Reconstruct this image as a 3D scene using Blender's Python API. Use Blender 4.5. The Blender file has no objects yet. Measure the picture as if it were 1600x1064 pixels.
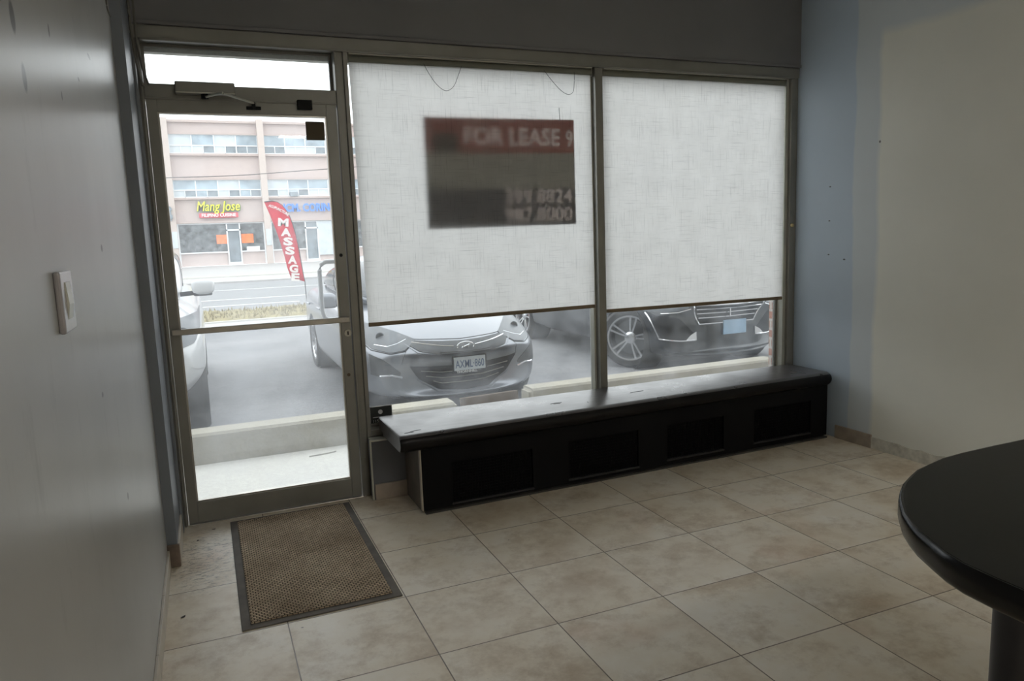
import bpy, bmesh, math, random
from mathutils import Vector, Matrix
from mathutils.bvhtree import BVHTree
random.seed(7)
S = bpy.context.scene
COL = S.collection
PI = math.pi

# ---------------------------------------------------------------- camera
cd = bpy.data.cameras.new('camera'); cam = bpy.data.objects.new('camera', cd); COL.objects.link(cam)
R = [[0.92114639, 0.37911257, 0.08810779], [-0.38754613, 0.91433277, 0.11748865], [-0.03601842, -0.14237008, 0.98915794]]
mw = Matrix(((R[0][0], R[0][2], -R[0][1], -0.6386), (R[1][0], R[1][2], -R[1][1], -4.0090), (R[2][0], R[2][2], -R[2][1], 1.4266), (0, 0, 0, 1)))
cam.matrix_world = mw
cd.sensor_width = 36; cd.lens = 1150.84 * 36 / 1600; cd.clip_start = 0.02; cd.clip_end = 500
S.camera = cam
# ---------------------------------------------------------------- overcast sky
w = bpy.data.worlds.new('overcast_sky'); S.world = w; w.use_nodes = True
wn = w.node_tree.nodes; wl = w.node_tree.links; wn.clear()
wo = wn.new('ShaderNodeOutputWorld'); bg = wn.new('ShaderNodeBackground'); wl.new(bg.outputs[0], wo.inputs[0])
tc = wn.new('ShaderNodeTexCoord'); nz = wn.new('ShaderNodeTexNoise'); nz.inputs['Scale'].default_value = 2.2
cr = wn.new('ShaderNodeValToRGB'); cr.color_ramp.elements[0].color = (0.93, 0.965, 1, 1); cr.color_ramp.elements[1].color = (1, 1, 1, 1)
wl.new(tc.outputs['Generated'], nz.inputs['Vector']); wl.new(nz.outputs['Fac'], cr.inputs['Fac']); wl.new(cr.outputs['Color'], bg.inputs['Color'])
bg.inputs['Strength'].default_value = 3.1
S.view_settings.view_transform = 'Standard'; S.view_settings.look = 'None'
S.view_settings.exposure = 0.0; S.view_settings.gamma = 1.0; S.view_settings.use_curve_mapping = False

# added, unseen ceiling lights for rear fill, built with the room; this is their output
FILL_LAMP = 27.0
# ---------------------------------------------------------------- materials
def nodes(name):
    m = bpy.data.materials.new(name); m.use_nodes = True
    nt = m.node_tree; nt.nodes.clear()
    return m, nt, nt.nodes.new('ShaderNodeOutputMaterial')
def N(nt, t, **kw):
    n = nt.nodes.new('ShaderNode' + t)
    for k, v in kw.items():
        if k in n.inputs: n.inputs[k].default_value = v
        else: setattr(n, k, v)
    return n
def c4(c): return (c[0], c[1], c[2], 1)
def ramp(nt, fac, stops):
    r = nt.nodes.new('ShaderNodeValToRGB'); e = r.color_ramp.elements
    while len(e) < len(stops): e.new(0.5)
    for i, (p, c) in enumerate(stops):
        e[i].position = p; e[i].color = c4(c) if isinstance(c, (tuple, list)) else (c, c, c, 1)
    nt.links.new(fac, r.inputs['Fac']); return r.outputs['Color']
def coords(nt, scale=(1, 1, 1), loc=(0, 0, 0), rot=(0, 0, 0), src='Object'):
    t = nt.nodes.new('ShaderNodeTexCoord'); mp = nt.nodes.new('ShaderNodeMapping')
    mp.inputs['Scale'].default_value = scale; mp.inputs['Location'].default_value = loc; mp.inputs['Rotation'].default_value = rot
    nt.links.new(t.outputs[src], mp.inputs['Vector']); return mp.outputs['Vector']
def noise(nt, vec, scale, detail=4, rough=0.55):
    n = N(nt, 'TexNoise'); n.inputs['Scale'].default_value = scale; n.inputs['Detail'].default_value = detail; n.inputs['Roughness'].default_value = rough
    nt.links.new(vec, n.inputs['Vector']); return n.outputs['Fac']
def mixc(nt, fac, a, b, mode='MIX'):
    m = nt.nodes.new('ShaderNodeMix'); m.data_type = 'RGBA'; m.blend_type = mode
    for sock, v in ((0, fac), (6, a), (7, b)):
        if isinstance(v, bpy.types.NodeSocket): nt.links.new(v, m.inputs[sock])
        else: m.inputs[sock].default_value = v if sock == 0 else c4(v)
    return m.outputs[2]
def math_(nt, op, a, b=0.0):
    m = nt.nodes.new('ShaderNodeMath'); m.operation = op
    for i, v in enumerate((a, b)):
        if isinstance(v, bpy.types.NodeSocket): nt.links.new(v, m.inputs[i])
        else: m.inputs[i].default_value = v
    return m.outputs[0]
def bsdf(nt, out, color, rough=0.5, metal=0.0, bump=None, bstr=0.2, bdist=0.002, spec=0.5, coat=0.0):
    b = nt.nodes.new('ShaderNodeBsdfPrincipled')
    if isinstance(color, bpy.types.NodeSocket): nt.links.new(color, b.inputs['Base Color'])
    else: b.inputs['Base Color'].default_value = c4(color)
    if isinstance(rough, bpy.types.NodeSocket): nt.links.new(rough, b.inputs['Roughness'])
    else: b.inputs['Roughness'].default_value = rough
    b.inputs['Metallic'].default_value = metal; b.inputs['Specular IOR Level'].default_value = spec
    b.inputs['Coat Weight'].default_value = coat
    if bump is not None:
        bp = nt.nodes.new('ShaderNodeBump'); bp.inputs['Strength'].default_value = bstr; bp.inputs['Distance'].default_value = bdist
        nt.links.new(bump, bp.inputs['Height']); nt.links.new(bp.outputs[0], b.inputs['Normal'])
    nt.links.new(b.outputs[0], out.inputs['Surface']); return b
def mat(name, c, rough=0.5, metal=0.0, var=0.12, scale=6, bstr=0.0, bscale=60, spec=0.5, coat=0.0):
    m, nt, out = nodes(name); v = coords(nt)
    f = noise(nt, v, scale)
    lo = tuple(x * (1 - var) for x in c); hi = tuple(min(1, x * (1 + var)) for x in c)
    col = ramp(nt, f, [(0.3, lo), (0.7, hi)])
    bsdf(nt, out, col, rough, metal, noise(nt, v, bscale) if bstr else None, bstr, 0.002, spec, coat)
    return m

def mat_floor():
    m, nt, out = nodes('floor_tile'); s = 0.4572
    v = coords(nt, loc=(0, 1.2546, 0))
    br = N(nt, 'TexBrick'); br.offset = 0; br.squash = 1
    for k, val in (('Scale', 1.0), ('Mortar Size', 0.0024), ('Mortar Smooth', 0.15), ('Brick Width', s), ('Row Height', s), ('Bias', 0.0)): br.inputs[k].default_value = val
    br.inputs['Color1'].default_value = (0, 0, 0, 1); br.inputs['Color2'].default_value = (1, 1, 1, 1)
    nt.links.new(v, br.inputs['Vector'])
    v2 = coords(nt)
    off = nt.nodes.new('ShaderNodeVectorMath'); off.operation = 'MULTIPLY_ADD'
    nt.links.new(br.outputs['Color'], off.inputs[0]); off.inputs[1].default_value = (7, 3, 5); nt.links.new(v2, off.inputs[2])
    n1 = noise(nt, off.outputs[0], 2.6, 8, 0.65); n2 = noise(nt, off.outputs[0], 5, 10, 0.75)
    base = ramp(nt, n1, [(0.30, (0.55, 0.44, 0.31)), (0.48, (0.74, 0.66, 0.53)), (0.7, (0.81, 0.76, 0.67))])
    st = ramp(nt, n2, [(0.48, 0.0), (0.72, 0.75)])
    base = mixc(nt, st, base, (0.40, 0.29, 0.18))
    pk = ramp(nt, noise(nt, off.outputs[0], 1.7, 3), [(0.60, 0.0), (0.78, 0.5)])
    base = mixc(nt, pk, base, (0.64, 0.42, 0.28))
    # grime swept into the corner by the door: an elongated smear
    sep = nt.nodes.new('ShaderNodeSeparateXYZ'); nt.links.new(v2, sep.inputs[0])
    dx = math_(nt, 'DIVIDE', math_(nt, 'ADD', sep.outputs[0], 0.74), 0.17)
    dy = math_(nt, 'DIVIDE', math_(nt, 'ADD', sep.outputs[1], 0.48), 0.42)
    d = math_(nt, 'ADD', math_(nt, 'MULTIPLY', dx, dx), math_(nt, 'MULTIPLY', dy, dy))
    msk = ramp(nt, d, [(0.2, 1.0), (1.0, 0.0)])
    gn = ramp(nt, noise(nt, coords(nt, (9, 22, 1)), 3, 8, 0.8), [(0.50, 0.0), (0.60, 1.0)])
    base = mixc(nt, math_(nt, 'MULTIPLY', math_(nt, 'MULTIPLY', msk, gn), 0.95), base, (0.10, 0.075, 0.05))
    sp = N(nt, 'TexVoronoi'); sp.inputs['Scale'].default_value = 5.0; nt.links.new(v2, sp.inputs['Vector'])
    spk = ramp(nt, sp.outputs['Distance'], [(0.018, 1.0), (0.03, 0.0)])
    base = mixc(nt, math_(nt, 'MULTIPLY', spk, 0.7), base, (0.08, 0.06, 0.05))
    col = mixc(nt, br.outputs['Fac'], base, (0.16, 0.12, 0.085))
    inv = math_(nt, 'SUBTRACT', 1.0, br.outputs['Fac'])
    h = math_(nt, 'ADD', inv, math_(nt, 'MULTIPLY', n2, 0.10))
    rg = ramp(nt, n2, [(0.3, 0.36), (0.8, 0.55)])
    bsdf(nt, out, col, rg, 0, h, 0.35, 0.002, 0.45)
    return m

LC = [(-2.50, 1.816, .013, .030), (-2.46, 1.726, .012, .028), (-2.126, 1.889, .006, .016), (-1.42, 1.995, .022, .008), (-1.72, 1.87, .010, .006), (-2.05, 1.77, .006, .012), (-1.64, 1.43, .012, .012), (-1.96, 1.07, .008, .008), (-1.69, .72, .009, .012)]
RC = [(-.43, 1.19, .006, .006), (-.30, 1.66, .005, .005), (-.30, 1.44, .005, .005), (-.30, 1.22, .005, .005)]
def mat_wall(name, base, rough=0.45, scratches=True, bands=None, spec=0.5, chips=()):
    m, nt, out = nodes(name)
    v = coords(nt); n1 = noise(nt, v, 1.6, 5); lo = tuple(x * 0.9 for x in base); hi = tuple(x * 1.08 for x in base)
    col = ramp(nt, n1, [(0.3, lo), (0.7, hi)])
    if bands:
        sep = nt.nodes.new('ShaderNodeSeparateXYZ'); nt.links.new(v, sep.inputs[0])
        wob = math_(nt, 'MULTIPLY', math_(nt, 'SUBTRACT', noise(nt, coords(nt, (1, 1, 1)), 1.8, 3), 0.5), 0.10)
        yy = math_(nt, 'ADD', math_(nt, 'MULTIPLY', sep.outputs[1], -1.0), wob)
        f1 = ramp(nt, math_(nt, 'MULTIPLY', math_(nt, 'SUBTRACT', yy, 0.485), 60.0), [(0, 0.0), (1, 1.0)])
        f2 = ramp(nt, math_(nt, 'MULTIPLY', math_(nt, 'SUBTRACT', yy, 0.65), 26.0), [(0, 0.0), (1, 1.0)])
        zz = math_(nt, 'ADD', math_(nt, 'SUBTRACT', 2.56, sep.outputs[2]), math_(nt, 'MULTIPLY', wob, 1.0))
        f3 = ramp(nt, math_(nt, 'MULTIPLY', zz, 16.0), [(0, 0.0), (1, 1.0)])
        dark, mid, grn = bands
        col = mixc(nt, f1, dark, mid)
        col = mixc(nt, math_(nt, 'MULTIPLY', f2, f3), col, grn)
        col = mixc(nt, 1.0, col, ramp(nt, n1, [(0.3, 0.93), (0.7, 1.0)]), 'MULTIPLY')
    if scratches:
        vs = coords(nt, (1, 1.1, 0.30), rot=(0.12, 0, 0)); sc = noise(nt, vs, 9, 7, 0.75)
        col = mixc(nt, math_(nt, 'MULTIPLY', ramp(nt, sc, [(0.58, 0.0), (0.74, 0.8)]), 0.5), col, tuple(x * 0.55 for x in base))
    for cy_, cz_, ry_, rz_ in chips:
        sp_ = nt.nodes.new('ShaderNodeSeparateXYZ'); nt.links.new(v, sp_.inputs[0])
        a_ = math_(nt, 'DIVIDE', math_(nt, 'SUBTRACT', sp_.outputs[1], cy_), ry_ * 1.8); b_ = math_(nt, 'DIVIDE', math_(nt, 'SUBTRACT', sp_.outputs[2], cz_), rz_)
        d_ = math_(nt, 'ADD', math_(nt, 'MULTIPLY', a_, a_), math_(nt, 'MULTIPLY', b_, b_))
        col = mixc(nt, ramp(nt, d_, [(0.5, 0.85), (1.0, 0.0)]), col, (0.04, 0.035, 0.035))
    vo = N(nt, 'TexVoronoi'); vo.inputs['Scale'].default_value = 2.7; nt.links.new(coords(nt, (1, 1, 0.8)), vo.inputs['Vector'])
    col = mixc(nt, ramp(nt, vo.outputs['Distance'], [(0.016, 1.0), (0.026, 0.0)]), col, (0.03, 0.03, 0.03))
    bsdf(nt, out, col, rough, 0, noise(nt, v, 90, 3), 0.06, 0.002, spec)
    return m

def mat_shade():
    m, nt, out = nodes('linen_shade')
    a = noise(nt, coords(nt, (5, 1, 260)), 1.0, 3, 0.6); b = noise(nt, coords(nt, (260, 1, 5)), 1.0, 3, 0.6)
    c = noise(nt, coords(nt, (1, 1, 1)), 7.0, 4)
    ta = ramp(nt, a, [(0.58, 1.0), (0.71, 0.70)]); tb = ramp(nt, b, [(0.58, 1.0), (0.71, 0.70)])
    cc = ramp(nt, c, [(0.3, (0.87, 0.86, 0.835)), (0.7, (0.94, 0.93, 0.905))])
    col = mixc(nt, 1.0, mixc(nt, 1.0, cc, ta, 'MULTIPLY'), tb, 'MULTIPLY')
    df = N(nt, 'BsdfDiffuse'); tr = N(nt, 'BsdfTranslucent'); mx = N(nt, 'MixShader'); mx.inputs[0].default_value = 0.82
    nt.links.new(col, df.inputs['Color']); nt.links.new(col, tr.inputs['Color'])
    nt.links.new(df.outputs[0], mx.inputs[1]); nt.links.new(tr.outputs[0], mx.inputs[2]); nt.links.new(mx.outputs[0], out.inputs['Surface'])
    return m
def mat_translucent(name, col, k=0.5):
    m, nt, out = nodes(name)
    df = N(nt, 'BsdfDiffuse'); tr = N(nt, 'BsdfTranslucent'); mx = N(nt, 'MixShader'); mx.inputs[0].default_value = k
    cc = ramp(nt, noise(nt, coords(nt), 9), [(0.3, tuple(x * 0.92 for x in col)), (0.7, col)])
    nt.links.new(cc, df.inputs['Color']); nt.links.new(cc, tr.inputs['Color'])
    nt.links.new(df.outputs[0], mx.inputs[1]); nt.links.new(tr.outputs[0], mx.inputs[2]); nt.links.new(mx.outputs[0], out.inputs['Surface'])
    return m
def mat_glass(name, dirt_lo, dirt_hi, scale=1.4, low=None):
    m, nt, out = nodes(name)
    tp = N(nt, 'BsdfTransparent'); tp.inputs['Color'].default_value = (0.95, 0.97, 0.97, 1)
    gl = N(nt, 'BsdfGlossy'); gl.inputs['Roughness'].default_value = 0.02
    fr = N(nt, 'Fresnel'); fr.inputs['IOR'].default_value = 1.45
    mx = N(nt, 'MixShader'); nt.links.new(fr.outputs[0], mx.inputs[0]); nt.links.new(tp.outputs[0], mx.inputs[1]); nt.links.new(gl.outputs[0], mx.inputs[2])
    tr = N(nt, 'BsdfTranslucent'); tr.inputs['Color'].default_value = (0.86, 0.9, 0.95, 1)
    n1 = noise(nt, coords(nt, (1, 1, 1.3)), scale, 6, 0.6); n2 = noise(nt, coords(nt), 110, 2)
    f = ramp(nt, n1, [(0.35, dirt_lo), (0.72, dirt_hi)])
    f = math_(nt, 'MULTIPLY', f, math_(nt, 'ADD', 0.75, math_(nt, 'MULTIPLY', n2, 0.5)))
    if low:
        sep = nt.nodes.new('ShaderNodeSeparateXYZ'); nt.links.new(coords(nt), sep.inputs[0])
        zz = ramp(nt, sep.outputs[2], [(0.0, low), (0.5, 1.0)]); f = math_(nt, 'MULTIPLY', f, zz)
    m2 = N(nt, 'MixShader'); nt.links.new(f, m2.inputs[0]); nt.links.new(mx.outputs[0], m2.inputs[1]); nt.links.new(tr.outputs[0], m2.inputs[2])
    nt.links.new(m2.outputs[0], out.inputs['Surface']); return m
def mat_mat():
    m, nt, out = nodes('ribbed_carpet'); v = coords(nt)
    br = N(nt, 'TexBrick'); br.offset = 0.5
    for k, val in (('Scale', 1.0), ('Mortar Size', 0.0024), ('Mortar Smooth', 0.8), ('Brick Width', 0.020), ('Row Height', 0.0125)): br.inputs[k].default_value = val
    br.inputs['Color1'].default_value = (0.8, 0.8, 0.8, 1); br.inputs['Color2'].default_value = (1, 1, 1, 1)
    nt.links.new(v, br.inputs['Vector'])
    n = noise(nt, v, 2.2, 6, 0.7)
    col = ramp(nt, n, [(0.3, (0.40, 0.30, 0.20)), (0.55, (0.66, 0.53, 0.38)), (0.75, (0.80, 0.68, 0.50))])
    col = mixc(nt, 1.0, col, br.outputs['Color'], 'MULTIPLY')
    col = mixc(nt, br.outputs['Fac'], col, (0.055, 0.042, 0.03))
    h = math_(nt, 'SUBTRACT', 1.0, br.outputs['Fac'])
    bsdf(nt, out, col, 0.95, 0, h, 1.0, 0.004, 0.1); return m
def mat_asphalt():
    m, nt, out = nodes('asphalt'); v = coords(nt)
    a = ramp(nt, noise(nt, v, 0.55, 6, 0.6), [(0.3, (0.135, 0.14, 0.15)), (0.7, (0.25, 0.25, 0.255))])
    b = ramp(nt, noise(nt, v, 60, 3, 0.7), [(0.35, 0.72), (0.68, 1.25)])
    bsdf(nt, out, mixc(nt, 1.0, a, b, 'MULTIPLY'), 0.85, 0, noise(nt, v, 70), 0.4, 0.01); return m
def mat_concrete(name, c, var=0.15):
    m, nt, out = nodes(name); v = coords(nt)
    a = ramp(nt, noise(nt, v, 1.3, 7, 0.65), [(0.3, tuple(x * (1 - var) for x in c)), (0.7, tuple(min(1, x * (1 + var)) for x in c))])
    b = ramp(nt, noise(nt, v, 45, 3), [(0.3, 0.9), (0.7, 1.06)])
    bsdf(nt, out, mixc(nt, 1.0, a, b, 'MULTIPLY'), 0.9, 0, noise(nt, v, 60), 0.3, 0.005); return m
def mat_brick(name, c1, c2, mort, bw=0.2, rh=0.068, ms=0.009, rot=None):
    m, nt, out = nodes(name); sp = nt.nodes.new('ShaderNodeSeparateXYZ'); nt.links.new(coords(nt), sp.inputs[0])
    cb = nt.nodes.new('ShaderNodeCombineXYZ'); nt.links.new(math_(nt, 'ADD', sp.outputs[0], sp.outputs[1]), cb.inputs[0]); nt.links.new(sp.outputs[2], cb.inputs[1]); v = cb.outputs[0]
    br = N(nt, 'TexBrick')
    for k, val in (('Scale', 1.0), ('Mortar Size', ms), ('Brick Width', bw), ('Row Height', rh)): br.inputs[k].default_value = val
    br.inputs['Color1'].default_value = c4(c1); br.inputs['Color2'].default_value = c4(c2); br.inputs['Mortar'].default_value = c4(mort)
    nt.links.new(v, br.inputs['Vector'])
    bsdf(nt, out, br.outputs['Color'], 0.9, 0, math_(nt, 'SUBTRACT', 1.0, br.outputs['Fac']), 0.5, 0.01); return m
def mat_paintmetal(name, c, rough=0.28, metal=0.7, grime=0.0):
    m, nt, out = nodes(name); v = coords(nt)
    fl = ramp(nt, noise(nt, v, 900, 1), [(0.3, 0.92), (0.7, 1.05)])
    col = mixc(nt, 1.0, c, fl, 'MULTIPLY')
    bsdf(nt, out, col, rough, metal, coat=0.5); return m
def mat_grass():
    m, nt, out = nodes('dry_grass'); v = coords(nt)
    col = ramp(nt, noise(nt, v, 3, 8, 0.8), [(0.3, (0.12, 0.09, 0.05)), (0.48, (0.32, 0.27, 0.13)), (0.7, (0.42, 0.38, 0.2))])
    bsdf(nt, out, col, 0.95, 0, noise(nt, v, 30, 6), 1.0, 0.05); return m
def mat_worn_sheen_top():
    m, nt, out = nodes('worn_sheen_wood_top'); v = coords(nt, (0.6, 6, 6))
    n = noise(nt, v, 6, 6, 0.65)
    col = ramp(nt, n, [(0.3, (0.055, 0.05, 0.05)), (0.7, (0.10, 0.092, 0.092))])  # base lightened to carry part of the window reflection on the top
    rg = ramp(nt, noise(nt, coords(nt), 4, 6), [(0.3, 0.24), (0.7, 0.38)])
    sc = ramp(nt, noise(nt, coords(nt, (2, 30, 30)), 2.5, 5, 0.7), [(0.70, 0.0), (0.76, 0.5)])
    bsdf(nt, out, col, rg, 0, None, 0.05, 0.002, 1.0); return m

M = {}
M['floor'] = mat_floor()
M['wall_left'] = mat_wall('left_wall_gloss_paint', (0.42, 0.42, 0.41), 0.34, spec=0.32, chips=LC)
M['wall_blue'] = mat_wall('blue_grey_paint', (0.20, 0.23, 0.275), 0.5, scratches=False)
M['header'] = mat_wall('dark_blue_grey_paint', (0.20, 0.20, 0.21), 0.55, scratches=False)
M['post'] = mat_wall('post_blue_grey_paint', (0.20, 0.22, 0.25), 0.42, scratches=False)
M['knee'] = mat('grey_knee_wall_paint', (0.16, 0.165, 0.18), 0.5, var=0.05)
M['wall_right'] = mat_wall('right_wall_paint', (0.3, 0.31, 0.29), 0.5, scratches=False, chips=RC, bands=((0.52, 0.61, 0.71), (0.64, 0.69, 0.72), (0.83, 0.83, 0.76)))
M['back'] = mat('back_wall_paint', (0.80, 0.79, 0.76), 0.7, var=0.05)
M['ceiling'] = mat('ceiling_paint', (0.84, 0.84, 0.82), 0.8, var=0.04)
M['tilebase'] = mat('beige_base_tile', (0.38, 0.32, 0.26), 0.4, var=0.2, scale=9)
M['browntile'] = mat('brown_base_tile', (0.20, 0.15, 0.115), 0.45, var=0.3, scale=14)
M['creambase'] = mat('cream_base_tile', (0.50, 0.45, 0.37), 0.4, var=0.12, scale=9)
M['plaster'] = mat('scraped_plaster', (0.62, 0.60, 0.53), 0.85, var=0.18, scale=22, bstr=0.8, bscale=40)
M['frame'] = mat('grey_aluminium_frame', (0.26, 0.255, 0.23), 0.38, 0.35, var=0.12, scale=4)
M['frame_light'] = mat('light_aluminium_edge', (0.55, 0.55, 0.48), 0.35, 0.35, var=0.1)
M['alu'] = mat('worn_aluminium', (0.42, 0.40, 0.36), 0.3, 0.8, var=0.15)
M['steel'] = mat('brushed_steel', (0.55, 0.56, 0.57), 0.4, 0.2, var=0.08)
M['black'] = mat('black_plastic', (0.006, 0.006, 0.006), 0.5, var=0.1, spec=0.2)
M['rubber'] = mat('black_rubber', (0.02, 0.02, 0.021), 0.8, var=0.2, scale=20)
M['shade'] = mat_shade()
M['shadebar'] = mat('brown_hem_bar', (0.20, 0.15, 0.09), 0.6, var=0.15)
M['roller'] = mat('olive_roller_cloth', (0.20, 0.20, 0.165), 0.7, var=0.08)
M['glass_door'] = mat_glass('door_glass_streaky', 0.05, 0.20, 1.9)
M['glass_clear'] = mat_glass('transom_glass', 0.0, 0.02)
M['glass_win'] = mat_glass('dirty_window_glass', 0.01, 0.10, 3.1, low=1.0)
M['bench_top'] = mat_worn_sheen_top()
M['shaded_nose'] = mat('shaded_black_nose', (0.006, 0.005, 0.005), 0.35, var=0.2, spec=0.25)  # dark copy of the top's wood: the nose's shade is in its colour
M['bench'] = mat('black_painted_wood', (0.0045, 0.0045, 0.005), 0.62, var=0.15, bstr=0.1, spec=0.15)
M['bench_in'] = mat('black_vent_mesh', (0.0035, 0.0035, 0.004), 0.8, var=0.2, spec=0.15)
M['bench_lip'] = mat('grey_vent_lip', (0.022, 0.022, 0.024), 0.5, var=0.2)
M['bench_end'] = mat('raw_brown_panel', (0.13, 0.11, 0.09), 0.6, var=0.25, scale=10)
M['toekick'] = mat('dull_grey_kick', (0.05, 0.048, 0.042), 0.7, var=0.2)
M['counter'] = mat('black_laminate', (0.008, 0.008, 0.007), 0.36, var=0.2, scale=60, spec=0.2)
M['counter_edge'] = mat('black_edge_band', (0.003, 0.003, 0.003), 0.22, var=0.1, spec=0.3)
M['leg'] = mat('dark_steel_leg', (0.05, 0.05, 0.055), 0.35, 0.7)
M['carpet'] = mat_mat()
M['matborder'] = mat('grey_brown_rubber', (0.13, 0.115, 0.10), 0.85, var=0.2, scale=12)
M['asphalt'] = mat_asphalt()
M['walk'] = mat_concrete('pale_sidewalk_concrete', (0.50, 0.49, 0.455), 0.06)
M['curb'] = mat_concrete('stained_curb_concrete', (0.33, 0.31, 0.255), 0.16)
M['farlot'] = mat_concrete('pale_far_pavement', (0.38, 0.37, 0.36), 0.08)
M['road'] = mat_concrete('grey_road', (0.215, 0.22, 0.225), 0.08)
M['grass'] = mat_grass()
M['line'] = mat('road_paint', (0.6, 0.6, 0.58), 0.8)
M['brick_ext'] = mat_brick('red_brick', (0.36, 0.14, 0.09), (0.27, 0.11, 0.08), (0.45, 0.42, 0.38), rot=(PI / 2, 0, PI / 2))
M['facade'] = mat('pink_beige_panel', (0.50, 0.42, 0.395), 0.85, var=0.05, scale=2)
M['facade_band'] = mat('beige_ledge', (0.44, 0.36, 0.33), 0.85, var=0.05)
M['pillar'] = mat_brick('tan_brick_column', (0.53, 0.45, 0.405), (0.50, 0.425, 0.385), (0.52, 0.46, 0.42), 0.4, 0.2, 0.012)
M['whiteframe'] = mat('white_window_frame', (0.72, 0.74, 0.76), 0.6, var=0.04)
M['bluewin'] = mat('pale_curtained_glass', (0.30, 0.37, 0.42), 0.2, var=0.35, scale=0.9)
M['greywin'] = mat('grey_curtained_glass', (0.20, 0.235, 0.26), 0.2, var=0.3, scale=1.5)
M['palewin'] = mat('white_blind_glass', (0.5, 0.55, 0.58), 0.3, var=0.1, scale=2)
M['shopglass'] = mat('dark_shop_glass', (0.10, 0.11, 0.115), 0.15, var=0.95, scale=2.6)  # strong mottling paints reflections into the pane colour
M['yellow'] = mat('yellow_sign_letter', (0.72, 0.66, 0.02), 0.5, var=0.03)
M['green'] = mat('green_sign_edge', (0.10, 0.22, 0.03), 0.5)
M['redsign'] = mat('red_sign_panel', (0.60, 0.07, 0.09), 0.5, var=0.05)
M['white'] = mat('white_lettering', (0.8, 0.8, 0.8), 0.5, var=0.03)
M['blue'] = mat('blue_sign_letter', (0.06, 0.22, 0.75), 0.5, var=0.05)
M['orange'] = mat('orange_poster', (0.85, 0.20, 0.06), 0.6, var=0.25, scale=5)
M['flag'] = mat_translucent('red_flag_cloth', (0.66, 0.02, 0.05), 0.35)
M['flag_text'] = mat_translucent('white_flag_print', (0.85, 0.82, 0.82), 0.35)
M['silver'] = mat_paintmetal('silver_car_paint', (0.21, 0.225, 0.25), 0.36, 0.55)
M['silver_hood'] = M['silver']
M['whitepaint'] = mat_paintmetal('white_car_paint', (0.55, 0.56, 0.57), 0.3, 0.0)
M['blackpaint'] = mat_paintmetal('charcoal_car_paint', (0.022, 0.026, 0.032), 0.25, 0.2)
M['carglass'] = mat('tinted_car_glass', (0.03, 0.035, 0.04), 0.06, var=0.1)
M['lens'] = mat('headlight_lens', (0.09, 0.10, 0.11), 0.35, 0.0, var=0.15, scale=9, spec=0.3)
M['lensbright'] = mat('headlight_reflector', (0.75, 0.77, 0.8), 0.12, 0.85, var=0.1)
M['grille'] = mat('dark_grille', (0.02, 0.021, 0.023), 0.65, var=0.2, scale=20, spec=0.2)
M['greygrille'] = mat('grey_grille', (0.07, 0.075, 0.08), 0.6, 0.0, var=0.1, scale=20, spec=0.25)
M['chrome'] = mat('chrome', (0.72, 0.73, 0.75), 0.12, 1.0, var=0.03)
M['rim'] = mat('alloy_rim', (0.55, 0.56, 0.58), 0.22, 0.85, var=0.05)
M['caliper'] = mat('red_brake_caliper', (0.75, 0.08, 0.03), 0.4, var=0.05)
M['plate'] = mat('white_licence_plate', (0.62, 0.68, 0.72), 0.5, var=0.08, scale=12)
M['plateblue'] = mat('blue_plate_ink', (0.06, 0.12, 0.25), 0.5)
M['bluecard'] = mat('pale_blue_plate', (0.33, 0.50, 0.68), 0.5, var=0.1)
M['paper'] = mat('brown_paper_card', (0.11, 0.085, 0.055), 0.8, var=0.08)
M['sticker'] = mat('dark_window_sticker', (0.025, 0.03, 0.03), 0.5, var=0.1)
M['wire'] = mat('thin_grey_wire', (0.05, 0.05, 0.05), 0.6)
M['cable'] = mat('grey_cable', (0.16, 0.155, 0.14), 0.6)
M['board'] = mat('brown_wood_board', (0.10, 0.07, 0.045), 0.8, var=0.2, scale=8)
M['brass'] = mat('brass_knob', (0.55, 0.45, 0.25), 0.35, 0.8)
M['switch'] = mat('ivory_switch', (0.34, 0.32, 0.32), 0.25, var=0.05)
M['leaf'] = mat('dry_leaf', (0.05, 0.04, 0.03), 0.8)
m_, nt_, out_ = nodes('fill_lamp_diffuser'); em_ = N(nt_, 'Emission'); em_.inputs['Color'].default_value = (1, 0.96, 0.90, 1); em_.inputs['Strength'].default_value = FILL_LAMP
nt_.links.new(em_.outputs[0], out_.inputs['Surface']); M['lamp'] = m_  # emitter of the added fill lights
M['sign_red'] = mat_translucent('red_sign_plastic', (0.40, 0.17, 0.155), 0.6)
M['sign_grey'] = mat_translucent('grey_white_sign_plastic', (0.40, 0.39, 0.36), 0.6)
M['sign_navy'] = mat_translucent('navy_sign_plastic', (0.15, 0.155, 0.19), 0.55)
M['sign_letter'] = mat_translucent('white_sign_letter', (0.68, 0.62, 0.60), 0.73)

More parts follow.
